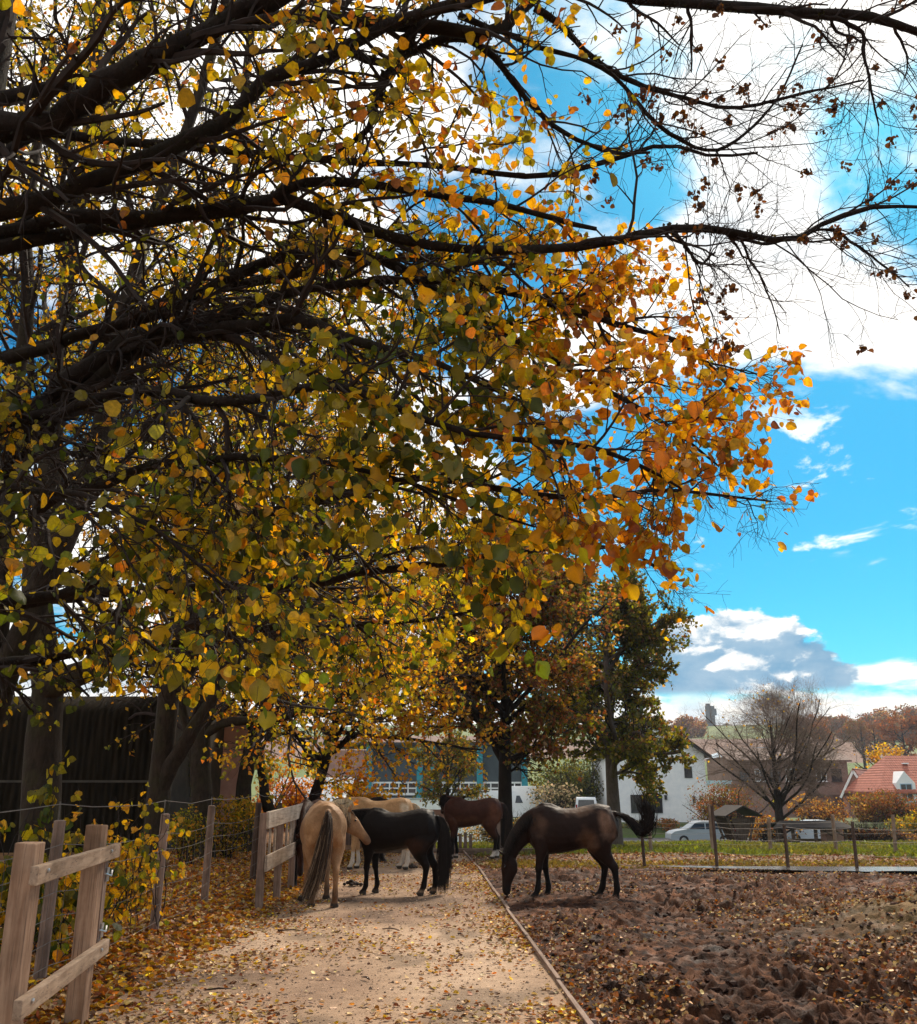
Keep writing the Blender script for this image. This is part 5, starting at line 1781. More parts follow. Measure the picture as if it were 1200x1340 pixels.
# ---- nearest tree: lime with hanging leaves over the path
def near_lime():
    e = empty('lime_tree', (-4.6, 6.6, 0), 0, 'nearest lime tree, its big green and yellow leaves hanging over the path', 'tree')
    TP = np.array([[-4.6, 6.6, -.2], [-4.55, 6.6, 1.5], [-4.4, 6.5, 3.0], [-4.2, 6.4, 4.6], [-4.0, 6.4, 7], [-3.9, 6.3, 10]])
    q, r = resample(TP, [.34, .29, .26, .22, .15, .06], 24)
    mb = MB(); batch_tube(mb, q[None] - np.array(e.location), r[None], 14); mb.build('trunk', BARK_D, e, smooth=True)
    j1, j2, j3 = (-4.4, 6.5, 3.0), (-4.2, 6.4, 4.6), (-4.5, 6.55, 2.3)
    spec = [
        (j2, [(-40, 620, 6.3), (60, 535, 6.0), (130, 466, 5.8), (190, 430, 5.6), (340, 430, 5.3), (400, 412, 5.1), (480, 445, 5.0), (580, 480, 4.9), (680, 525, 4.9)], 34, 5),
        (j1, [(-60, 600, 6.0), (150, 520, 5.4), (300, 515, 4.9), (420, 505, 4.6), (540, 545, 4.4), (640, 570, 4.4), (760, 585, 4.5), (850, 618, 4.8), (890, 640, 5.0)], 16, 3),
        (j3, [(-40, 800, 7.0), (110, 765, 6.8), (215, 725, 6.4), (290, 690, 6.1), (420, 655, 5.8), (560, 625, 5.5), (650, 638, 5.4), (760, 650, 5.4), (860, 640, 5.6), (950, 650, 5.9), (1010, 656, 6.0)], 18, 2.5),
        (j2, [(20, 560, 6.0), (250, 428, 5.7), (400, 385, 5.6), (560, 365, 5.6), (700, 395, 5.7), (820, 430, 5.9), (890, 445, 6.1), (940, 490, 6.2), (970, 520, 6.2)], 18, 2.5),
        (j2, [(200, 420, 6.1), (380, 330, 6.0), (520, 350, 5.9), (640, 425, 5.8), (760, 490, 5.7), (850, 540, 5.7), (905, 580, 5.8), (940, 610, 5.9)], 14, 2.5),
        (j3, [(0, 800, 7.8), (100, 775, 7.6), (260, 775, 7.2), (400, 760, 7.0), (540, 742, 6.8), (660, 722, 6.7), (780, 715, 6.8), (840, 730, 6.9), (880, 755, 7.0)], 16, 2.5),
        (j1, [(0, 690, 6.4), (110, 640, 5.8), (230, 605, 5.2), (380, 600, 4.8), (500, 622, 4.6), (600, 655, 4.6), (700, 690, 4.8)], 14, 3),
        (j2, [(150, 420, 6.4), (330, 372, 6.3), (480, 335, 6.4), (640, 345, 6.5), (760, 355, 6.6), (840, 368, 6.7)], 14, 3),
        (j3, [(0, 860, 8.4), (140, 850, 8.2), (300, 830, 7.9), (430, 820, 7.8), (560, 810, 7.8), (660, 790, 7.9)], 14, 3),
        (j1, [(-20, 660, 5.4), (60, 640, 5.0), (180, 680, 4.6), (260, 740, 4.5), (330, 800, 4.6)], 10, 3),
    ]
    limbs = []
    for j, pts, w0, w1 in spec:
        Q, rad = survey(pts, w0, w1)
        Q = np.concatenate([[np.array(j)], Q]); rad = [rad[0] * 1.2] + rad
        limbs.append((Q, rad))
    LP, LR = limbs_to_arrays(limbs, 30)
    LP = wobble(LP, LR, .9); LR = knobbly(LR)
    o = np.array(e.location)
    moss(e, LP, LR, 3000, o)
    wood = MB(); batch_tube(wood, LP - o, LR, 9)
    wood.build('limbs', BARK_D, e, smooth=True)
    P1, R1, t1 = spawn(LP, LR, 30, .2, 1.0, 42, 1.15, 6, .16, -.03, .55, .6, .004, .66, bias=(.08, -.05, 0))
    P2, R2, t2 = spawn(P1, R1, 8, .15, 1.0, 48, .42, 4, .2, -.05, .7, .6, .0022, .35)
    P3, R3, t3 = spawn(P2, R2, 4, .3, 1.0, 45, .17, 3, .25, -.08, 1, .6, .0016, .2)
    tw = MB(); batch_tube(tw, P1 - o, R1, 5); batch_tube(tw, P2 - o, R2, 4); batch_tube(tw, P3 - o, R3, 3)
    tw.build('twigs', TWIG, e)['kind'] = 'stuff'
    s1, T1 = leaf_sites(P2, 2, .4); s2, T2 = leaf_sites(P3, 3, .5)
    pos = np.concatenate([s1, s2]); T = np.concatenate([T1, T2])
    d = np.linalg.norm(pos - np.array([0, 0, CAM_H]), axis=1)
    dens = fbm(pos[:, 0] * 1.2 + pos[:, 1] * .7, pos[:, 2] * 1.2, 3, 141)
    left = np.clip((-pos[:, 0] + .2) / 1.6, 0, 1)
    keep = (RNG.random(len(pos)) < np.clip((dens - .36) * 4.2, .05, .95) * (1 - .58 * left)) & (d > 2.6)
    pos, T = pos[keep], T[keep]; n = len(pos)
    size = np.clip(RNG.gamma(7, .053 / 7, n), .024, .098)
    # outer, sunnier right-hand boughs have turned orange first
    right = np.clip((pos[:, 0] + .1) / 1.25, 0, 1) + RNG.normal(0, .15, n)
    C = np.where((right > .55)[:, None], pick(n, {'gold': 5, 'orange': 3.6, 'rust': .8, 'yellow': 2.2, 'olive': .6, 'tan': .4}),
                 np.where((right > .2)[:, None], pick(n, {'gold': 2.6, 'yellow': 3.0, 'olive': 2.6, 'lime': 1.6, 'green': 1.4, 'orange': .5}),
                          pick(n, {'green': 3.2, 'olive': 3.8, 'lime': 2.4, 'gold': 1.3, 'yellow': 2.2, 'darkgreen': .8, 'orange': .15})))
    C = C * .98
    size = np.where(right > 1.0, size * .85, size)
    Pl, D, U = hang(pos, T, size, .75, .55)
    d = np.linalg.norm(Pl - np.array([0, 0, CAM_H]), axis=1)
    app = size / d; vis = (np.abs(Pl[:, 0]) < .48 * d) & (Pl[:, 2] < CAM_H + d * .68)
    order = np.argsort(-app * vis)
    big, rest = order[:300], order[300:]
    crown_mesh(e, 'crown', Pl[rest] - o, D[rest], U[rest], size[rest], C[rest], False)
    # the 300 leaves that show largest are pieces of their own; shared blades by colour
    blades = []
    cols = [('green', .9), ('green', 1.2), ('darkgreen', 1.1), ('olive', .9), ('olive', 1.15), ('lime', .9), ('yellow', .85), ('yellow', 1.0), ('gold', .85), ('gold', 1.05), ('orange', .95), ('orange', 1.15), ('rust', 1.0), ('tan', .8)]
    for c, g in cols:
        b = MB()
        a = RNG.normal(0, .025, LEAF_V.shape); a[0] = 0
        V = np.array([[0, 0, 0], [-.22, -.03, .03], [-.42, .14, .06], [-.52, .36, .10], [-.50, .58, .11], [-.34, .82, .08], [-.14, .97, .02], [0, 1.1, -.05], [.14, .97, .02], [.34, .82, .08],
                      [.50, .58, .11], [.52, .36, .10], [.42, .14, .06], [.22, -.03, .03], [0, .3, -.02], [0, .65, -.04]])
        V = V + RNG.normal(0, .02, V.shape) * np.array([1, 1, 1.6]); V[:, 2] *= RNG.uniform(.8, 2.0)
        F = [[14, i + 1, i] for i in range(0, 4)] + [[15, 4, 14], [14, 4, 3]][:1] + [[15, i + 1, i] for i in range(4, 10)] + [[15, 14, 10]] + [[14, i + 1, i] for i in range(10, 13)] + [[14, 0, 13]]
        b.add(V, F, np.array(PAL[c]) * g * .98 * (1 + .18 * np.cos(V[:, :1] * 9)))
        b.tube([[0, 0, 0], [.02, -.22, .03], [.0, -.42, .0]], [.012, .012, .016], 3, C=np.array([.25, .16, .05]), cap=False)
        me = b.mesh('leaf'); me.materials.append(LEAF)
        blades.append((np.array(PAL[c]) * g * .98, me))
    BC = np.array([b[0] for b in blades])
    for k in big:
        i = np.argmin(((np.log(BC) - np.log(C[k])) ** 2).sum(1) + RNG.random(len(BC)) * .4)
        y = D[k]; x = norm(np.cross(y, U[k])); z = np.cross(x, y)
        lf = link('leaf', blades[i][1], e)
        M = Matrix([[x[0], y[0], z[0], 0], [x[1], y[1], z[1], 0], [x[2], y[2], z[2], 0], [0, 0, 0, 1]])
        lf.matrix_local = Matrix.Translation(Vector((Pl[k] - o).tolist())) @ M @ Matrix.Scale(float(size[k]), 4)


near_lime()


# ---- thick-limbed, half bare tree whose boughs sweep across the top
def overhead_tree():
    e = empty('maple_tree', (-4.4, 4.4, 0), 0, 'thick-limbed half-bare maple sweeping its dark boughs across the top', 'tree')
    o = np.array(e.location)
    q, r = resample(np.array([[-4.4, 4.4, -.2], [-4.35, 4.4, 1.5], [-4.2, 4.4, 3.2], [-3.9, 4.5, 5.0], [-3.7, 4.6, 7.5], [-3.6, 4.6, 11]]), [.40, .33, .29, .25, .17, .06], 24)
    mb = MB(); batch_tube(mb, q[None] - o, r[None], 14); mb.build('trunk', BARK_D, e, smooth=True)
    j = (-4.05, 4.45, 4.2)
    spec = [
        ((-3.9, 4.5, 5.0), [(-60, 180, 4.4), (60, 158, 4.3), (150, 105, 4.2), (230, 62, 4.2), (300, 20, 4.2), (420, -30, 4.3)], 40, 22),
        (j, [(-40, 290, 4.6), (60, 268, 4.6), (130, 242, 4.6), (215, 200, 4.6), (300, 160, 4.7), (340, 110, 4.7), (410, 82, 4.8), (480, 45, 4.9), (560, 18, 5.0), (700, -15, 5.2)], 25, 13),
        ((-3.85, 4.5, 5.4), [(120, 110, 5.2), (260, 40, 5.2), (400, 22, 5.2), (480, 32, 5.2), (560, 40, 5.2), (640, 42, 5.2), (680, 10, 5.3), (740, -20, 5.4), (850, 0, 5.6), (940, 5, 5.8), (1060, 14, 6.0), (1130, 20, 6.1), (1215, 48, 6.2)], 19, 10),
        (j, [(-20, 315, 5.0), (90, 292, 5.0), (200, 287, 5.0), (330, 268, 5.1), (385, 242, 5.1), (460, 240, 5.2), (560, 256, 5.3), (660, 270, 5.4), (780, 300, 5.6)], 22, 6),
        (j, [(200, 285, 5.3), (370, 262, 5.2), (450, 290, 5.2), (560, 322, 5.2), (660, 334, 5.3), (760, 325, 5.4), (880, 301, 5.6), (940, 302, 5.7), (1030, 317, 5.8), (1080, 292, 5.9), (1140, 272, 6.0), (1215, 272, 6.1)], 17, 5),
        (j, [(0, 200, 5.3), (60, 170, 5.4), (130, 182, 5.4), (210, 190, 5.5), (330, 205, 5.6), (440, 210, 5.7), (560, 215, 5.8), (700, 230, 6.0), (800, 210, 6.2), (870, 190, 6.3), (930, 205, 6.4), (990, 200, 6.5)], 14, 3),
        ((-3.9, 4.5, 5.0), [(350, 105, 5.0), (420, 60, 5.1), (500, 80, 5.2), (580, 52, 5.3), (640, 70, 5.4), (720, 160, 5.6), (800, 200, 5.8), (850, 200, 6.0)], 14, 4),
        ((-3.9, 4.5, 5.0), [(540, 38, 5.2), (520, 80, 5.2), (495, 120, 5.2), (478, 170, 5.2), (440, 200, 5.3)], 16, 5),
        ((-3.85, 4.5, 5.4), [(700, 10, 5.6), (760, 60, 5.8), (820, 105, 6.0), (900, 130, 6.2), (970, 140, 6.3), (1060, 120, 6.4), (1130, 105, 6.5)], 9, 2.5),
        ((-3.85, 4.5, 5.4), [(600, 20, 5.4), (700, 60, 5.6), (790, 90, 5.8), (870, 170, 6.0), (940, 195, 6.2), (1010, 140, 6.3), (1050, 60, 6.4)], 8, 2.5),
        ((-3.85, 4.5, 5.4), [(1020, 16, 6.0), (1120, 34, 6.05), (1130, 70, 6.1), (1140, 115, 6.1), (1150, 165, 6.2)], 7, 2),
        (j, [(940, 302, 5.7), (1000, 318, 5.85), (1080, 300, 5.95), (1120, 320, 6.1), (1160, 350, 6.2), (1190, 375, 6.3)], 6, 2),
        (j, [(880, 302, 5.6), (900, 325, 5.65), (915, 345, 5.7), (935, 330, 5.75)], 6, 3),
    ]
    limbs = []
    for jj, pts, w0, w1 in spec:
        Q, rad = survey(pts, w0, w1)
        if pts[0][0] < 350:
            Q = np.concatenate([[np.array(jj)], Q]); rad = [rad[0] * 1.15] + rad
        limbs.append((Q, rad))
    LP, LR = limbs_to_arrays(limbs, 34)
    LP = wobble(LP, LR, .55); LR = knobbly(LR)
    moss(e, LP, LR, 9000, o)
    wood = MB(); batch_tube(wood, LP - o, LR, 10); wood.build('limbs', BARK_D, e, smooth=True)
    P1, R1, t1 = spawn(LP, LR, 17, .25, 1.0, 44, 1.15, 7, .16, .02, .9, .45, .004, .4, bias=(.15, 0, 0))
    P2, R2, t2 = spawn(P1, R1, 6, .15, 1.0, 46, .5, 5, .2, 0, 1, .6, .0024, .35)
    P3, R3, t3 = spawn(P2, R2, 3, .2, 1.0, 48, .17, 3, .12, 0, 1, .6, .002, .3)
    tw = MB(); batch_tube(tw, P1 - o, R1, 5); batch_tube(tw, P2 - o, R2, 4); batch_tube(tw, P3 - o, R3, 3)
    tw.build('twigs', TWIG, e)['kind'] = 'stuff'
    # a few yellow leaves on the left, brown dead clusters on the right
    sa, Ta = leaf_sites(P2, 3, .3); sb_, Tb = leaf_sites(P3, 2, .4)
    s = np.concatenate([sa, sb_]); T = np.concatenate([Ta, Tb])
    x = s[:, 0]
    left = x < 1.3
    keep = left & (RNG.random(len(s)) < .8 * np.clip((1.4 - x) / 1.2, 0, 1) * np.clip((fbm(s[:, 0] * 1.5, s[:, 2] * 1.5 + s[:, 1], 3, 171) - .3) * 4, .1, 1))
    pos, T = s[keep], T[keep]; n = len(pos)
    size = np.clip(RNG.gamma(8, .053 / 8, n), .025, .09)
    Pl, D, U = hang(pos, T, size)
    C = 1.15 * pick(n, {'gold': 2.6, 'yellow': 2.6, 'olive': 2.4, 'orange': .9, 'lime': 1.6, 'rust': .6}) * .8
    # keys and curled dead leaves in bunches
    s2, T2 = leaf_sites(P3, 1, .8)
    kk = np.where((s2[:, 0] > .9) & (RNG.random(len(s2)) < .055))[0]
    bp = np.repeat(s2[kk], 13, 0); m2 = len(bp)
    off = RNG.normal(0, .022, (m2, 3)); off[:, 2] = -np.abs(off[:, 2]) * 1.6
    Db = norm(RNG.normal(0, .6, (m2, 3)) + np.array([0, 0, -1]))
    sb = RNG.uniform(.02, .046, m2)
    Cb = pick(m2, {'rust': 1, 'brown': 5}) * .4
    crown_mesh(e, 'crown', np.concatenate([Pl, bp + off]) - o, np.concatenate([D, Db]), np.concatenate([U, norm(RNG.normal(0, 1, (m2, 3)))]), np.concatenate([size, sb]), np.concatenate([C, Cb]), False)


overhead_tree()


# ---- row of trees behind the wire fence
def row_tree(name, label, base, stems, weights, n1, L1, leafk, lsize, bark_m=BARK_M, t0=.25, keepfun=None, gain=.85, small=True, thin=1.0, flat=.8):
    """stems: list of (points, width px start, end); each starts low on the trunk."""
    e = empty(name, base, 0, label, 'tree', 'trees along the wire fence')
    o = np.array(base, float)
    limbs = [survey(p, w0, w1) for p, w0, w1 in stems]
    q0, r0 = limbs[0]
    limbs[0] = (np.concatenate([[[o[0], o[1], o[2] - .2]], q0]), [r0[0] * 1.2] + list(r0))
    LP, LR = limbs_to_arrays(limbs, 30)
    LP = wobble(LP, LR, .35); LR = knobbly(LR, .05)
    b = MB(); batch_tube(b, LP[:1] - o, LR[:1], 14); b.build('trunk', bark_m, e, smooth=True)
    if len(LP) > 1:
        b = MB(); batch_tube(b, LP[1:] - o, LR[1:], 10); b.build('limbs', bark_m, e, smooth=True)
    P1, R1, _ = spawn(LP, LR, int(n1 * 1.4), t0, 1.0, 55, L1, 8, .13, .03, flat, .5, .008, .45)
    P2, R2, _ = spawn(P1, R1, 9, .2, 1.0, 45, L1 * .45, 6, .16, -.01, .8, .55, .004, .35)
    P3, R3, _ = spawn(P2, R2, 7, .2, 1.0, 45, L1 * .18, 4, .2, -.03, 1, .6, .0026, .3)
    b = MB(); batch_tube(b, P1 - o, R1, 6); batch_tube(b, P2 - o, R2, 4); batch_tube(b, P3 - o, R3, 3)
    b.build('branches', TWIG, e)['kind'] = 'stuff'
    s, T = leaf_sites(P3, leafk * 2, .2)
    dens = fbm(s[:, 0] * .8 + s[:, 1] * .6, s[:, 2] * .8, 3, 151)
    k = RNG.random(len(s)) < np.clip((dens - .33) * 3.5, .08, 1) * thin
    if keepfun is not None: k &= keepfun(s)
    s, T = s[k], T[k]; n = len(s)
    size = RNG.uniform(lsize * .7, lsize * 1.25, n)
    Pl, D, U = hang(s, T, size, .5, .8)
    crown_mesh(e, 'crown', Pl - o, D, U, size, pick(n, weights) * gain, small)
    return e


def g0(px, Y): a = at(px, 1100, Y); return (a[0], Y, float(vz(a[0], Y)))


W_MIX = {'gold': 2, 'yellow': 3.2, 'olive': 3, 'lime': 2.6, 'green': 1.8, 'orange': .5}
row_tree('leaning_tree', 'leaning dark tree entering at the left edge, second along the fence', g0(-90, 8.8),
         [([(-70, 1080, 8.8), (-15, 920, 8.8), (35, 825, 8.8), (75, 725, 8.8), (112, 630, 8.8), (140, 530, 8.8), (155, 440, 8.8), (190, 320, 8.9), (240, 180, 9.0), (290, 20, 9.2), (330, -150, 9.4)], 42, 8),
          ([(-15, 920, 8.8), (5, 780, 8.8), (12, 650, 8.9), (20, 520, 9.0), (35, 400, 9.0), (40, 250, 9.1), (70, 60, 9.2)], 30, 10)],
         W_MIX, 20, 2.3, 3, .070, t0=.3, thin=.85, gain=1.0)
row_tree('ivy_trunk_tree', 'broad forked tree with leafy climber at its foot behind the front gate panel', g0(38, 12.2),
         [([(40, 1150, 12.2), (48, 1000, 12.2), (62, 905, 12.2), (50, 800, 12.3), (60, 680, 12.4), (75, 500, 12.5), (95, 320, 12.6), (120, 120, 12.8), (140, -100, 13)], 52, 10),
          ([(62, 905, 12.2), (100, 882, 12.1), (145, 862, 12.0), (185, 843, 11.9), (235, 828, 11.8), (290, 790, 11.7), (345, 755, 11.6), (420, 720, 11.6), (520, 700, 11.6)], 34, 6),
          ([(105, 882, 12.2), (130, 850, 12.3), (160, 800, 12.4), (200, 765, 12.5), (260, 700, 12.6), (320, 600, 12.8), (380, 450, 13)], 24, 6)],
         W_MIX, 20, 2.9, 3, .076, t0=.28, thin=.85, gain=1.0)
row_tree('straight_tree', 'straight mossy trunk with a low right-hand fork behind the wire fence', g0(198, 16.0),
         [([(200, 1150, 16), (208, 1050, 16), (222, 930, 16), (232, 840, 16), (238, 760, 16), (250, 640, 16.1), (270, 480, 16.2), (300, 300, 16.4), (320, 120, 16.6), (340, -60, 17)], 34, 8),
          ([(212, 1030, 16), (235, 985, 15.9), (262, 935, 15.8), (290, 880, 15.7), (308, 835, 15.6), (330, 790, 15.5), (380, 720, 15.4), (450, 660, 15.3)], 24, 5),
          ([(226, 905, 16), (250, 865, 16.2), (272, 825, 16.3), (285, 770, 16.4), (330, 660, 16.6), (400, 520, 16.8), (470, 380, 17)], 28, 6),
          ([(236, 770, 16), (200, 700, 16.3), (150, 600, 16.5), (100, 450, 16.8)], 20, 6)],
         {'gold': 2.6, 'yellow': 3.6, 'olive': 2.8, 'lime': 2, 'green': 1.0, 'orange': .5}, 15, 3.3, 3, .088, t0=.3, thin=.8, gain=1.0)
row_tree('twin_trunk_tree', 'twin-stemmed tree farther along the fence, left of the slat panel', g0(268, 20.5),
         [([(268, 1130, 20.5), (266, 1050, 20.5), (262, 980, 20.5), (268, 920, 20.5), (285, 840, 20.6), (300, 720, 20.8), (340, 560, 21), (380, 380, 21.4)], 30, 8),
          ([(268, 1040, 20.5), (252, 990, 20.6), (240, 930, 20.8), (225, 820, 21)], 20, 6),
          ([(268, 960, 20.5), (300, 945, 20.2), (350, 940, 19.9), (410, 930, 19.6), (470, 900, 19.4), (540, 870, 19.2)], 14, 4)],
         {'gold': 3, 'yellow': 3.2, 'olive': 2.4, 'lime': 1.4, 'green': 1.2, 'orange': 1}, 13, 3.0, 3, .095, t0=.3, thin=.85, gain=1.0)
row_tree('slim_trunk_tree', 'slim dark trunk just behind the slat panel', g0(325, 23.0),
         [([(325, 1110, 23), (322, 1040, 23), (330, 980, 23), (345, 920, 23), (350, 840, 23.2), (380, 700, 23.6), (430, 520, 24)], 24, 6),
          ([(352, 1060, 24), (345, 1020, 24), (338, 985, 24), (320, 930, 24.2), (300, 840, 24.5)], 16, 5),
          ([(338, 960, 23), (380, 930, 22.8), (440, 905, 22.6), (500, 880, 22.4)], 10, 3)],
         {'yellow': 3.5, 'gold': 3.5, 'olive': 1.6, 'lime': 1.2, 'orange': 1}, 13, 2.9, 3, .10, t0=.3, thin=.85, gain=1.0)


def round_tree(name, label, px, Y, zf, rx, ztop, zbot, tr, weights, n1, leafk, lsize, group=None, small=True, lean=(0, 0), gain=.85, forks=6, thin=1.0, bark_m=BARK_D, twigm=TWIG, base_z=None, bare=False, lv=(10, 8, 4), trop=.03, zc=None, ang1=62, lrs=.62):
    """Free-standing tree: trunk to the fork, boughs filling an ellipsoid crown."""
    x = at(px, 1050, Y)[0]; z0 = float(tz(x, Y)) if base_z is None else base_z
    e = empty(name, (x, Y, z0), 0, label, 'tree', group)
    fz = zf - z0; H = ztop - z0
    tp = np.array([[0, 0, -.3], [.02, 0, fz * .4], [lean[0] * .4, lean[1] * .4, fz], [lean[0], lean[1], fz + (H - fz) * .55], [lean[0] * 1.3, lean[1], fz + (H - fz) * .9]])
    q, r = resample(tp, [tr * 1.35, tr, tr * .85, tr * .4, tr * .1], 22)
    b = MB(); batch_tube(b, q[None], r[None], 12); b.build('trunk', bark_m, e, smooth=True)
    cz = ((zbot - z0) + H) / 2 if zc is None else zc; rz = (H - (zbot - z0)) / 2
    c = np.array([lean[0], lean[1], cz]); rr = np.array([rx, rx, rz])

    def reach(p, d):
        a = ((d / rr) ** 2).sum(1); bq = 2 * ((p - c) * d / rr ** 2).sum(1); cc = (((p - c) / rr) ** 2).sum(1) - 1
        disc = np.maximum(bq ** 2 - 4 * a * cc, 0)
        return np.clip((-bq + np.sqrt(disc)) / (2 * a), .3, rx * 2.2)
    t0 = fz / (fz + (H - fz) * .9) * .92
    P1, R1, _ = spawn(q[None], r[None], n1, t0, .98, ang1, reach, 9, .10, trop, 1.2, lrs, .012, .0)
    P2, R2, _ = spawn(P1, R1, lv[0], .2, 1.0, 45, rx * .42, 6, .15, .0, 1, .55, .006, .4)
    P3, R3, _ = spawn(P2, R2, lv[1], .2, 1.0, 42, rx * .19, 4, .18, -.01, 1, .6, .004, .3)
    b = MB(); batch_tube(b, P1, R1, 7); b.build('limbs', bark_m, e, smooth=True)
    b = MB(); batch_tube(b, P2, R2, 4); batch_tube(b, P3, R3, 3)
    if bare:
        P4, R4, _ = spawn(P3, R3, lv[2], .2, 1.0, 38, rx * .13, 3, .18, .03, 1, .6, .003, .3)
        batch_tube(b, P4, R4, 3)
    b.build('branches', twigm, e)['kind'] = 'stuff'
    if leafk:
        s, T = leaf_sites(P3, leafk, .2); n = len(s)
        k = RNG.random(n) < np.clip((fbm(s[:, 0] * 2 / rx + s[:, 1] * 1.4 / rx + px, s[:, 2] * 2 / rx, 3, 161) - .3) * 3.5, .1, 1) * thin
        s, T = s[k], T[k]; n = len(s)
        size = RNG.uniform(lsize * .7, lsize * 1.3, n)
        Pl, D, U = hang(s, T, size, .3, .9)
        crown_mesh(e, 'crown', Pl, D, U, size, pick(n, weights) * gain, small)
    return e


round_tree('golden_tree', 'small bright golden yellow tree above the horses backs', 402, 27.0, 2.1, 3.9, 7.0, 1.9, .17, {'yellow': 5, 'gold': 5, 'orange': 1.4, 'lime': .8}, 26, 14, .13, gain=1.1, lean=(1.0, 0), thin=.8)
round_tree('round_crown_tree', 'round-crowned bronze green tree with straight dark trunk right of the bay horse', 660, 31.0, 2.55, 4.05, 9.2, 2.3, .24, {'sage': 3, 'olive': 3.2, 'rust': 3.2, 'brown': 1.6, 'tan': 2, 'gold': .6}, 42, 18, .145, gain=1.0, thin=1.4, lean=(.1, 0))
round_tree('drooping_tree', 'tall drooping grey-green tree in front of the white house', 802, 37.0, 2.5, 3.0, 10.2, 1.7, .27, {'sage': 5, 'green': 2, 'olive': 4, 'brown': 1, 'tan': .8}, 46, 17, .15, gain=1.0, thin=1.5, trop=-.035, bark_m=bark('grey_bark', (.07, .05, .042), (.15, .11, .095)))
round_tree('small_multi_stem_tree', 'small olive tree in front of the depot windows', 586, 48.0, .8, 2.1, 4.0, .6, .12, {'sage': 4, 'olive': 3, 'rust': 1, 'gold': .6}, 18, 6, .12)
round_tree('bare_tree', 'wide leafless tree with a few yellow leaves behind the field shelter', 1018, 60.0, .1, 5.1, 6.6, -1.0, .30, {'gold': 1, 'yellow': 1}, 40, 1, .16, thin=.08, bare=True, lv=(13, 8, 5), ang1=50, lrs=.36, bark_m=BARK_D, twigm=TWIG_L, trop=.05)
# ---------------------------------------------------------------- shrubs, climbers, far trees
def shrub(name, label, P, rx, rz, n, lsize, weights, blobs=9, gain=.85, stems=14, group=None, cat='shrub', small=True, twig=TWIG, ry=None, hollow=.35, part='foliage', mat=None):
    """Many-stemmed bush: leaves in uneven clumps around its stems."""
    P = np.array(P, float); e = empty(name, P, 0, label, cat, group); ry = ry or rx
    c = RNG.normal(0, 1, (blobs, 3)); c = norm(c) * RNG.uniform(.25, .75, (blobs, 1)) * np.array([rx, ry, rz]) + np.array([0, 0, rz])
    br = RNG.uniform(.30, .55, blobs)
    k = RNG.integers(0, blobs, n)
    d = norm(RNG.normal(0, 1, (n, 3))); rr = RNG.uniform(hollow, 1.0, n) ** .6
    L = c[k] + d * (rr * br[k])[:, None] * np.array([rx, ry, rz]) * 1.1
    L[:, 2] = np.abs(L[:, 2]) * .98
    size = RNG.uniform(.7, 1.3, n) * lsize
    D = norm(RNG.normal(0, .8, (n, 3)) + np.array([0, 0, -.2])); U = norm(RNG.normal(0, 1, (n, 3)))
    if stems:
        tips = c[RNG.integers(0, blobs, stems)] + RNG.normal(0, .25, (stems, 3)) * np.array([rx, ry, rz])
        tips[:, 2] = np.abs(tips[:, 2])
        b0 = np.stack([RNG.normal(0, rx * .12, stems), RNG.normal(0, ry * .12, stems), np.full(stems, -.15)], -1)
        t = np.linspace(0, 1, 7)[None, :, None]
        S = b0[:, None] * (1 - t) + tips[:, None] * t + np.array([0, 0, 1.0]) * (t * (1 - t)) * rz * .5 + RNG.normal(0, .03, (stems, 7, 3)) * rx
        r = np.linspace(1, .25, 7)[None] * np.full((stems, 1), max(.006, rx * .022))
        S2, R2, _ = spawn(S, r, 6, .3, 1, 40, rx * .45, 4, .2, .02, 1, .6, .004)
        S3, R3, _ = spawn(S2, R2, 4, .2, 1, 40, rx * .22, 3, .2, .02, 1, .6, .003)
        b = MB(); batch_tube(b, S, r, 5); batch_tube(b, S2, R2, 3); batch_tube(b, S3, R3, 3); b.build('stems', twig, e)['kind'] = 'stuff'
    b = MB(); leaf_batch(b, L, D, U, size, pick(n, weights) * gain, small, RNG.uniform(.4, 2, n))
    b.build(part, mat or LEAF, e)['kind'] = 'stuff'
    return e


def gpt(px, Y, dz=0.0): a = at(px, 1090, Y); return [a[0], Y, float(tz(a[0], Y)) + dz]


def climber(name, label, px, py_lo, py_hi, Y, w, n, weights, ls):
    """Trailing climber: hanging strands of leaves on thin stems."""
    A, B = at(px, py_lo, Y), at(px, py_hi, Y)
    base = np.array([A[0], Y, max(A[2], float(vz(A[0], Y)))])
    e = empty(name, base, 0, label, 'plant')
    H = B[2] - base[2]
    m_ = 26
    t = np.linspace(0, 1, 9)[None, :, None]
    x0 = RNG.normal(0, w * .4, (m_, 1)); top = np.stack([x0[:, 0] + RNG.normal(0, w * .5, m_), RNG.normal(0, .25, m_), H * RNG.uniform(.35, 1.05, m_)], -1)
    S = np.stack([x0[:, 0], RNG.normal(0, .15, m_), np.full(m_, -.05)], -1)[:, None] * (1 - t) + top[:, None] * t + np.cumsum(RNG.normal(0, .035, (m_, 9, 3)), axis=1)
    r = np.full((m_, 9), .006) * np.linspace(1, .4, 9)[None]
    S2, R2, _ = spawn(S, r, 7, .2, 1, 60, .35, 5, .2, -.18, 1, .6, .003)
    b = MB(); batch_tube(b, S, r, 4); batch_tube(b, S2, R2, 3); b.build('stems', TWIG, e)['kind'] = 'stuff'
    p, T = leaf_sites(S2, max(1, n // len(S2)), .15); k = len(p); size = RNG.uniform(.6, 1.3, k) * ls
    Pl, D, U = hang(p, T, size, .9, .5)
    crown_mesh(e, 'foliage', Pl, D, U, size, pick(k, weights) * .9, False)


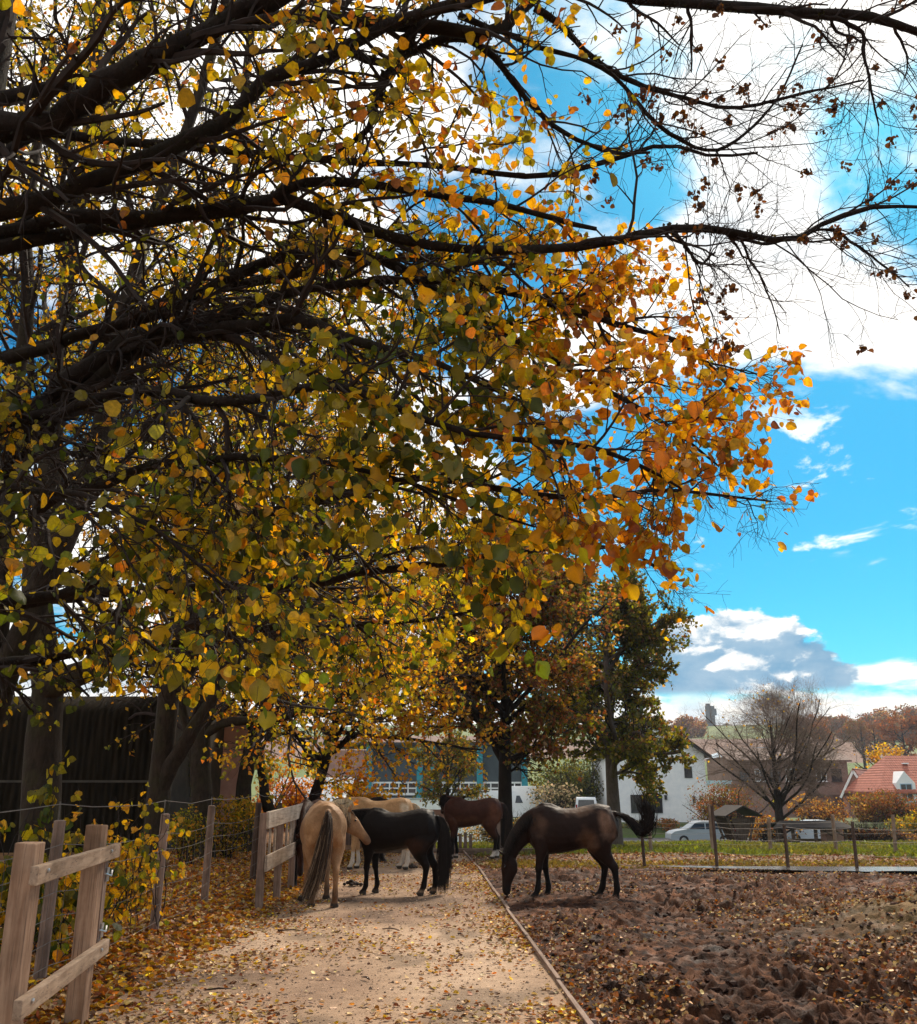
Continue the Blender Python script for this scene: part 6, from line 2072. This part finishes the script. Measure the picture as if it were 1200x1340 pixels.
climber('climbing_plant', 'green and yellow climber hanging behind the front gate panel', 40, 1240, 1000, 9.3, .75, 900, {'green': 3, 'olive': 3, 'lime': 2, 'yellow': 1.5, 'gold': .6}, .085)
climber('trailing_ivy', 'trailing yellowing climber right of the front gate panel', 140, 1200, 1030, 10.6, .6, 700, {'olive': 2, 'lime': 2, 'gold': 3, 'yellow': 3, 'green': 1.2}, .065)
shrub('yellow_bush', 'low yellow-leaved bush at the foot of the straight trunk', [at(172, 1180, 13)[0], 13.0, .1], .55, .5, 900, .05, {'yellow': 4, 'gold': 4, 'olive': 1}, small=False)
shrub('yellow_undergrowth', 'yellow-green undergrowth behind the wire fence beside the slat panel', [at(295, 1130, 21)[0], 21.0, .15], .8, .8, 2200, .06, {'olive': 3, 'lime': 2, 'yellow': 3, 'gold': 2, 'green': 1.5})
shrub('olive_undergrowth', 'olive undergrowth between the dark trunks near the small outbuilding', [at(245, 1130, 19)[0], 19.0, .15], .6, .7, 1400, .055, {'olive': 4, 'green': 2, 'lime': 1.5, 'gold': 1.5})
shrub('orange_sapling', 'orange-leaved sapling behind the slat panel', gpt(366, 33), 1.3, 1.6, 4200, .10, {'orange': 4, 'gold': 3, 'rust': 2})

# village greenery
shrub('brown_thicket', 'brown leafless thicket right of the white house', gpt(958, 70, -.2), 3.4, 2.6, 4200, .14, {'brown': 5, 'rust': 2.5, 'olive': 1.2, 'sage': 1.5}, stems=60, blobs=14)
shrub('ochre_bush', 'ochre autumn bush under the bare tree', gpt(1000, 66, -.2), 2.2, 1.3, 2200, .15, {'gold': 1.5, 'tan': 3, 'rust': 1.5, 'brown': 4}, stems=30)
shrub('golden_bush', 'golden bush right of the bare tree trunk', gpt(1072, 74, -.1), 2.8, 1.6, 2600, .16, {'gold': 1.5, 'tan': 3, 'brown': 4, 'rust': 1.5}, stems=40, blobs=12)
shrub('russet_bush', 'russet bush in front of the red-roofed house', gpt(1142, 80, -.6), 2.4, 1.7, 2800, .17, {'rust': 1.5, 'tan': 2.5, 'olive': 2, 'brown': 4}, stems=40, blobs=12)
shrub('dark_bush', 'dark reddish bush at the right edge below the brick house', gpt(1178, 78, -.6), 2.6, 1.6, 2800, .16, {'brown': 4, 'rust': 3, 'sage': 2}, stems=40, blobs=12)
shrub('olive_bush', 'olive yellow bush at the right edge of the meadow', gpt(1196, 66, 0), 1.8, 1.2, 1800, .14, {'olive': 4, 'lime': 2, 'gold': 1.5}, stems=24)
shrub('dry_hedge', 'long dry brown hedge right of the field shelter', gpt(1150, 58, 0), 3.4, .55, 5200, .10, {'brown': 4, 'tan': 3, 'rust': 3}, stems=60, blobs=26, ry=.6)
shrub('russet_verge_bush', 'low russet bush below the white house beside the parked car', gpt(880, 74.5, -.2), 1.1, .65, 1300, .11, {'rust': 3, 'orange': 2, 'olive': 2, 'tan': 1}, stems=20)
shrub('clipped_hedge', 'low clipped hedge on the bank left of the white house', gpt(845, 75.4, -.1), 2.2, .40, 2200, .10, {'olive': 2, 'sage': 3, 'tan': 1}, stems=20, blobs=16, ry=.5)
shrub('evergreen_shrub', 'big green shrub behind the small white van', gpt(752, 86, -.2), 5.0, 3.3, 6500, .22, {'sage': 4, 'green': 3, 'darkgreen': 3, 'olive': 1.5}, stems=40, blobs=20, gain=.9)
shrub('pampas_clump', 'pale feathery pampas clump left of the small white van', gpt(735, 82, -.2), 2.8, 1.9, 1500, .24, {'pale': 4, 'sage': 2}, stems=40, blobs=14, gain=1.0, mat=leaf_material('plume', .3, 1.0, (.9, .95, 1.1)))
shrub('yard_bush', 'olive bush hanging over the wall of the depot yard', gpt(488, 59.5, 0), 1.1, 1.5, 1500, .11, {'olive': 3, 'gold': 1, 'sage': 2}, stems=16)
shrub('low_hedge', 'low mixed hedge under the round-crowned tree', gpt(690, 42, -.1), 3.2, .65, 4200, .10, {'tan': 3, 'olive': 3, 'sage': 2, 'gold': 1}, stems=40, blobs=22, ry=.6)
shrub('pale_weeds', 'pale dry weeds behind the grazing horse', gpt(728, 40, -.05), .7, .35, 500, .10, {'tan': 3, 'gold': 2, 'lime': 1}, stems=16)

# far trees on the slope
FARG = 'trees on the far slope'
round_tree('yellow_poplar', 'bright yellow tree peeping over the red tiled roof', 1166, 118, 1.0, 3.4, 6.2, -1, .3, {'yellow': 4, 'gold': 3}, 14, 4, .3, group=FARG, lv=(7, 5, 4))
round_tree('slope_tree', 'tall grey leafless tree on the slope above the red roofs, left of its twin', 1138, 268, 9.5, 5.6, 19.5, 8, .45, {'brown': 3, 'sage': 1}, 20, 3, .38, group=FARG, bare=True, lv=(8, 5, 4), twigm=TWIG_L)
round_tree('slope_tree', 'tall grey leafless tree on the slope above the red roofs, right of its twin', 1155, 278, 10, 5.2, 19.8, 8.5, .45, {'brown': 3, 'rust': 1}, 20, 3, .38, group=FARG, bare=True, lv=(8, 5, 4), twigm=TWIG_L)
round_tree('russet_edge_tree', 'russet tree at the right edge on the slope', 1193, 262, 8.5, 6.2, 20.5, 7, .5, {'rust': 4, 'brown': 3}, 18, 6, .5, group=FARG, lv=(8, 5, 4))
wood = [(1046, 520, 9, 'rust'), (1066, 540, 10, 'orange'), (1086, 560, 11, 'brown'), (1100, 545, 10, 'rust'), (1118, 500, 10, 'brown'), (1136, 520, 11, 'rust'), (1152, 540, 13, 'brown'), (1170, 500, 12, 'tan'), (1186, 520, 13, 'brown'), (1203, 480, 13, 'rust'), (1076, 470, 8, 'orange'), (1110, 455, 8, 'brown'), (1160, 450, 9, 'rust'), (1190, 440, 9, 'brown'), (1128, 440, 8, 'tan')]
ORD = ['first', 'second', 'third', 'fourth', 'fifth', 'sixth', 'seventh', 'eighth', 'ninth', 'tenth', 'eleventh', 'twelfth', 'thirteenth', 'fourteenth', 'fifteenth']
for i, (px, Y, r, c) in enumerate(sorted(wood)):
    x = at(px, 960, Y)[0]
    shrub('wood_tree', {'rust': 'russet', 'orange': 'orange', 'brown': 'brown', 'tan': 'fawn'}[c] + ' tree of the far hillside wood, ' + ORD[i] + ' crown from the left', [x, Y, float(tz(x, Y)) - 1], r * RNG.uniform(.7, .9), r * RNG.uniform(.5, .68), 1500, 1.1, {c: 4, 'brown': 2, 'rust': 1, 'sage': 1}, blobs=11, stems=6, group='far wood', cat='tree', part='crown')
for i, (px, Y, r) in enumerate([(893, 520, 9), (905, 530, 8), (914, 545, 6)]):
    x = at(px, 960, Y)[0]
    shrub('hill_tree', ORD[i] + ' from the left of three brown trees on the hill beside the drooping tree', [x, Y, float(tz(x, Y)) - 1], r, r * .85, 1300, 1.2, {'brown': 4, 'tan': 2, 'rust': 2}, blobs=10, stems=6, group='far brown clump', cat='tree', part='crown')
for i, px in enumerate([908, 917, 942, 952, 962, 1030, 1042]):
    x = at(px, 950, 880)[0]
    shrub('horizon_tree', ORD[i] + ' small dark tree from the left on the horizon beside the block tower', [x, 880 + 6 * i, float(tz(x, 880)) - 1], 9, RNG.uniform(4.5, 6.5), 700, 1.8, {'darkgreen': 2, 'brown': 2, 'sage': 2}, blobs=9, stems=0, group='horizon trees', cat='tree', part='crown')
x = at(1130, 1000, 260)[0]
shrub('field_hedge', 'dark hedge line across the far green field', [x, 262, float(tz(x, 262)) - .5], 34, 1.3, 5200, .7, {'brown': 3, 'sage': 3, 'darkgreen': 2}, blobs=60, stems=0, ry=1.5)

# air
hz = MB().box((0, 575, 36), (2900, 1900, 88)).build('haze', bpy.data.materials.new('haze_air'))
m_ = hz.data.materials[0]; m_.use_nodes = True; m_.node_tree.nodes.clear()
pv_ = m_.node_tree.nodes.new('ShaderNodeVolumePrincipled'); pv_.inputs['Color'].default_value = (.80, .88, 1.0, 1); pv_.inputs['Density'].default_value = .00022
mo_ = m_.node_tree.nodes.new('ShaderNodeOutputMaterial'); m_.node_tree.links.new(pv_.outputs[0], mo_.inputs['Volume'])
tag(hz, 'thin bluish haze over the distance', 'haze', kind='stuff')
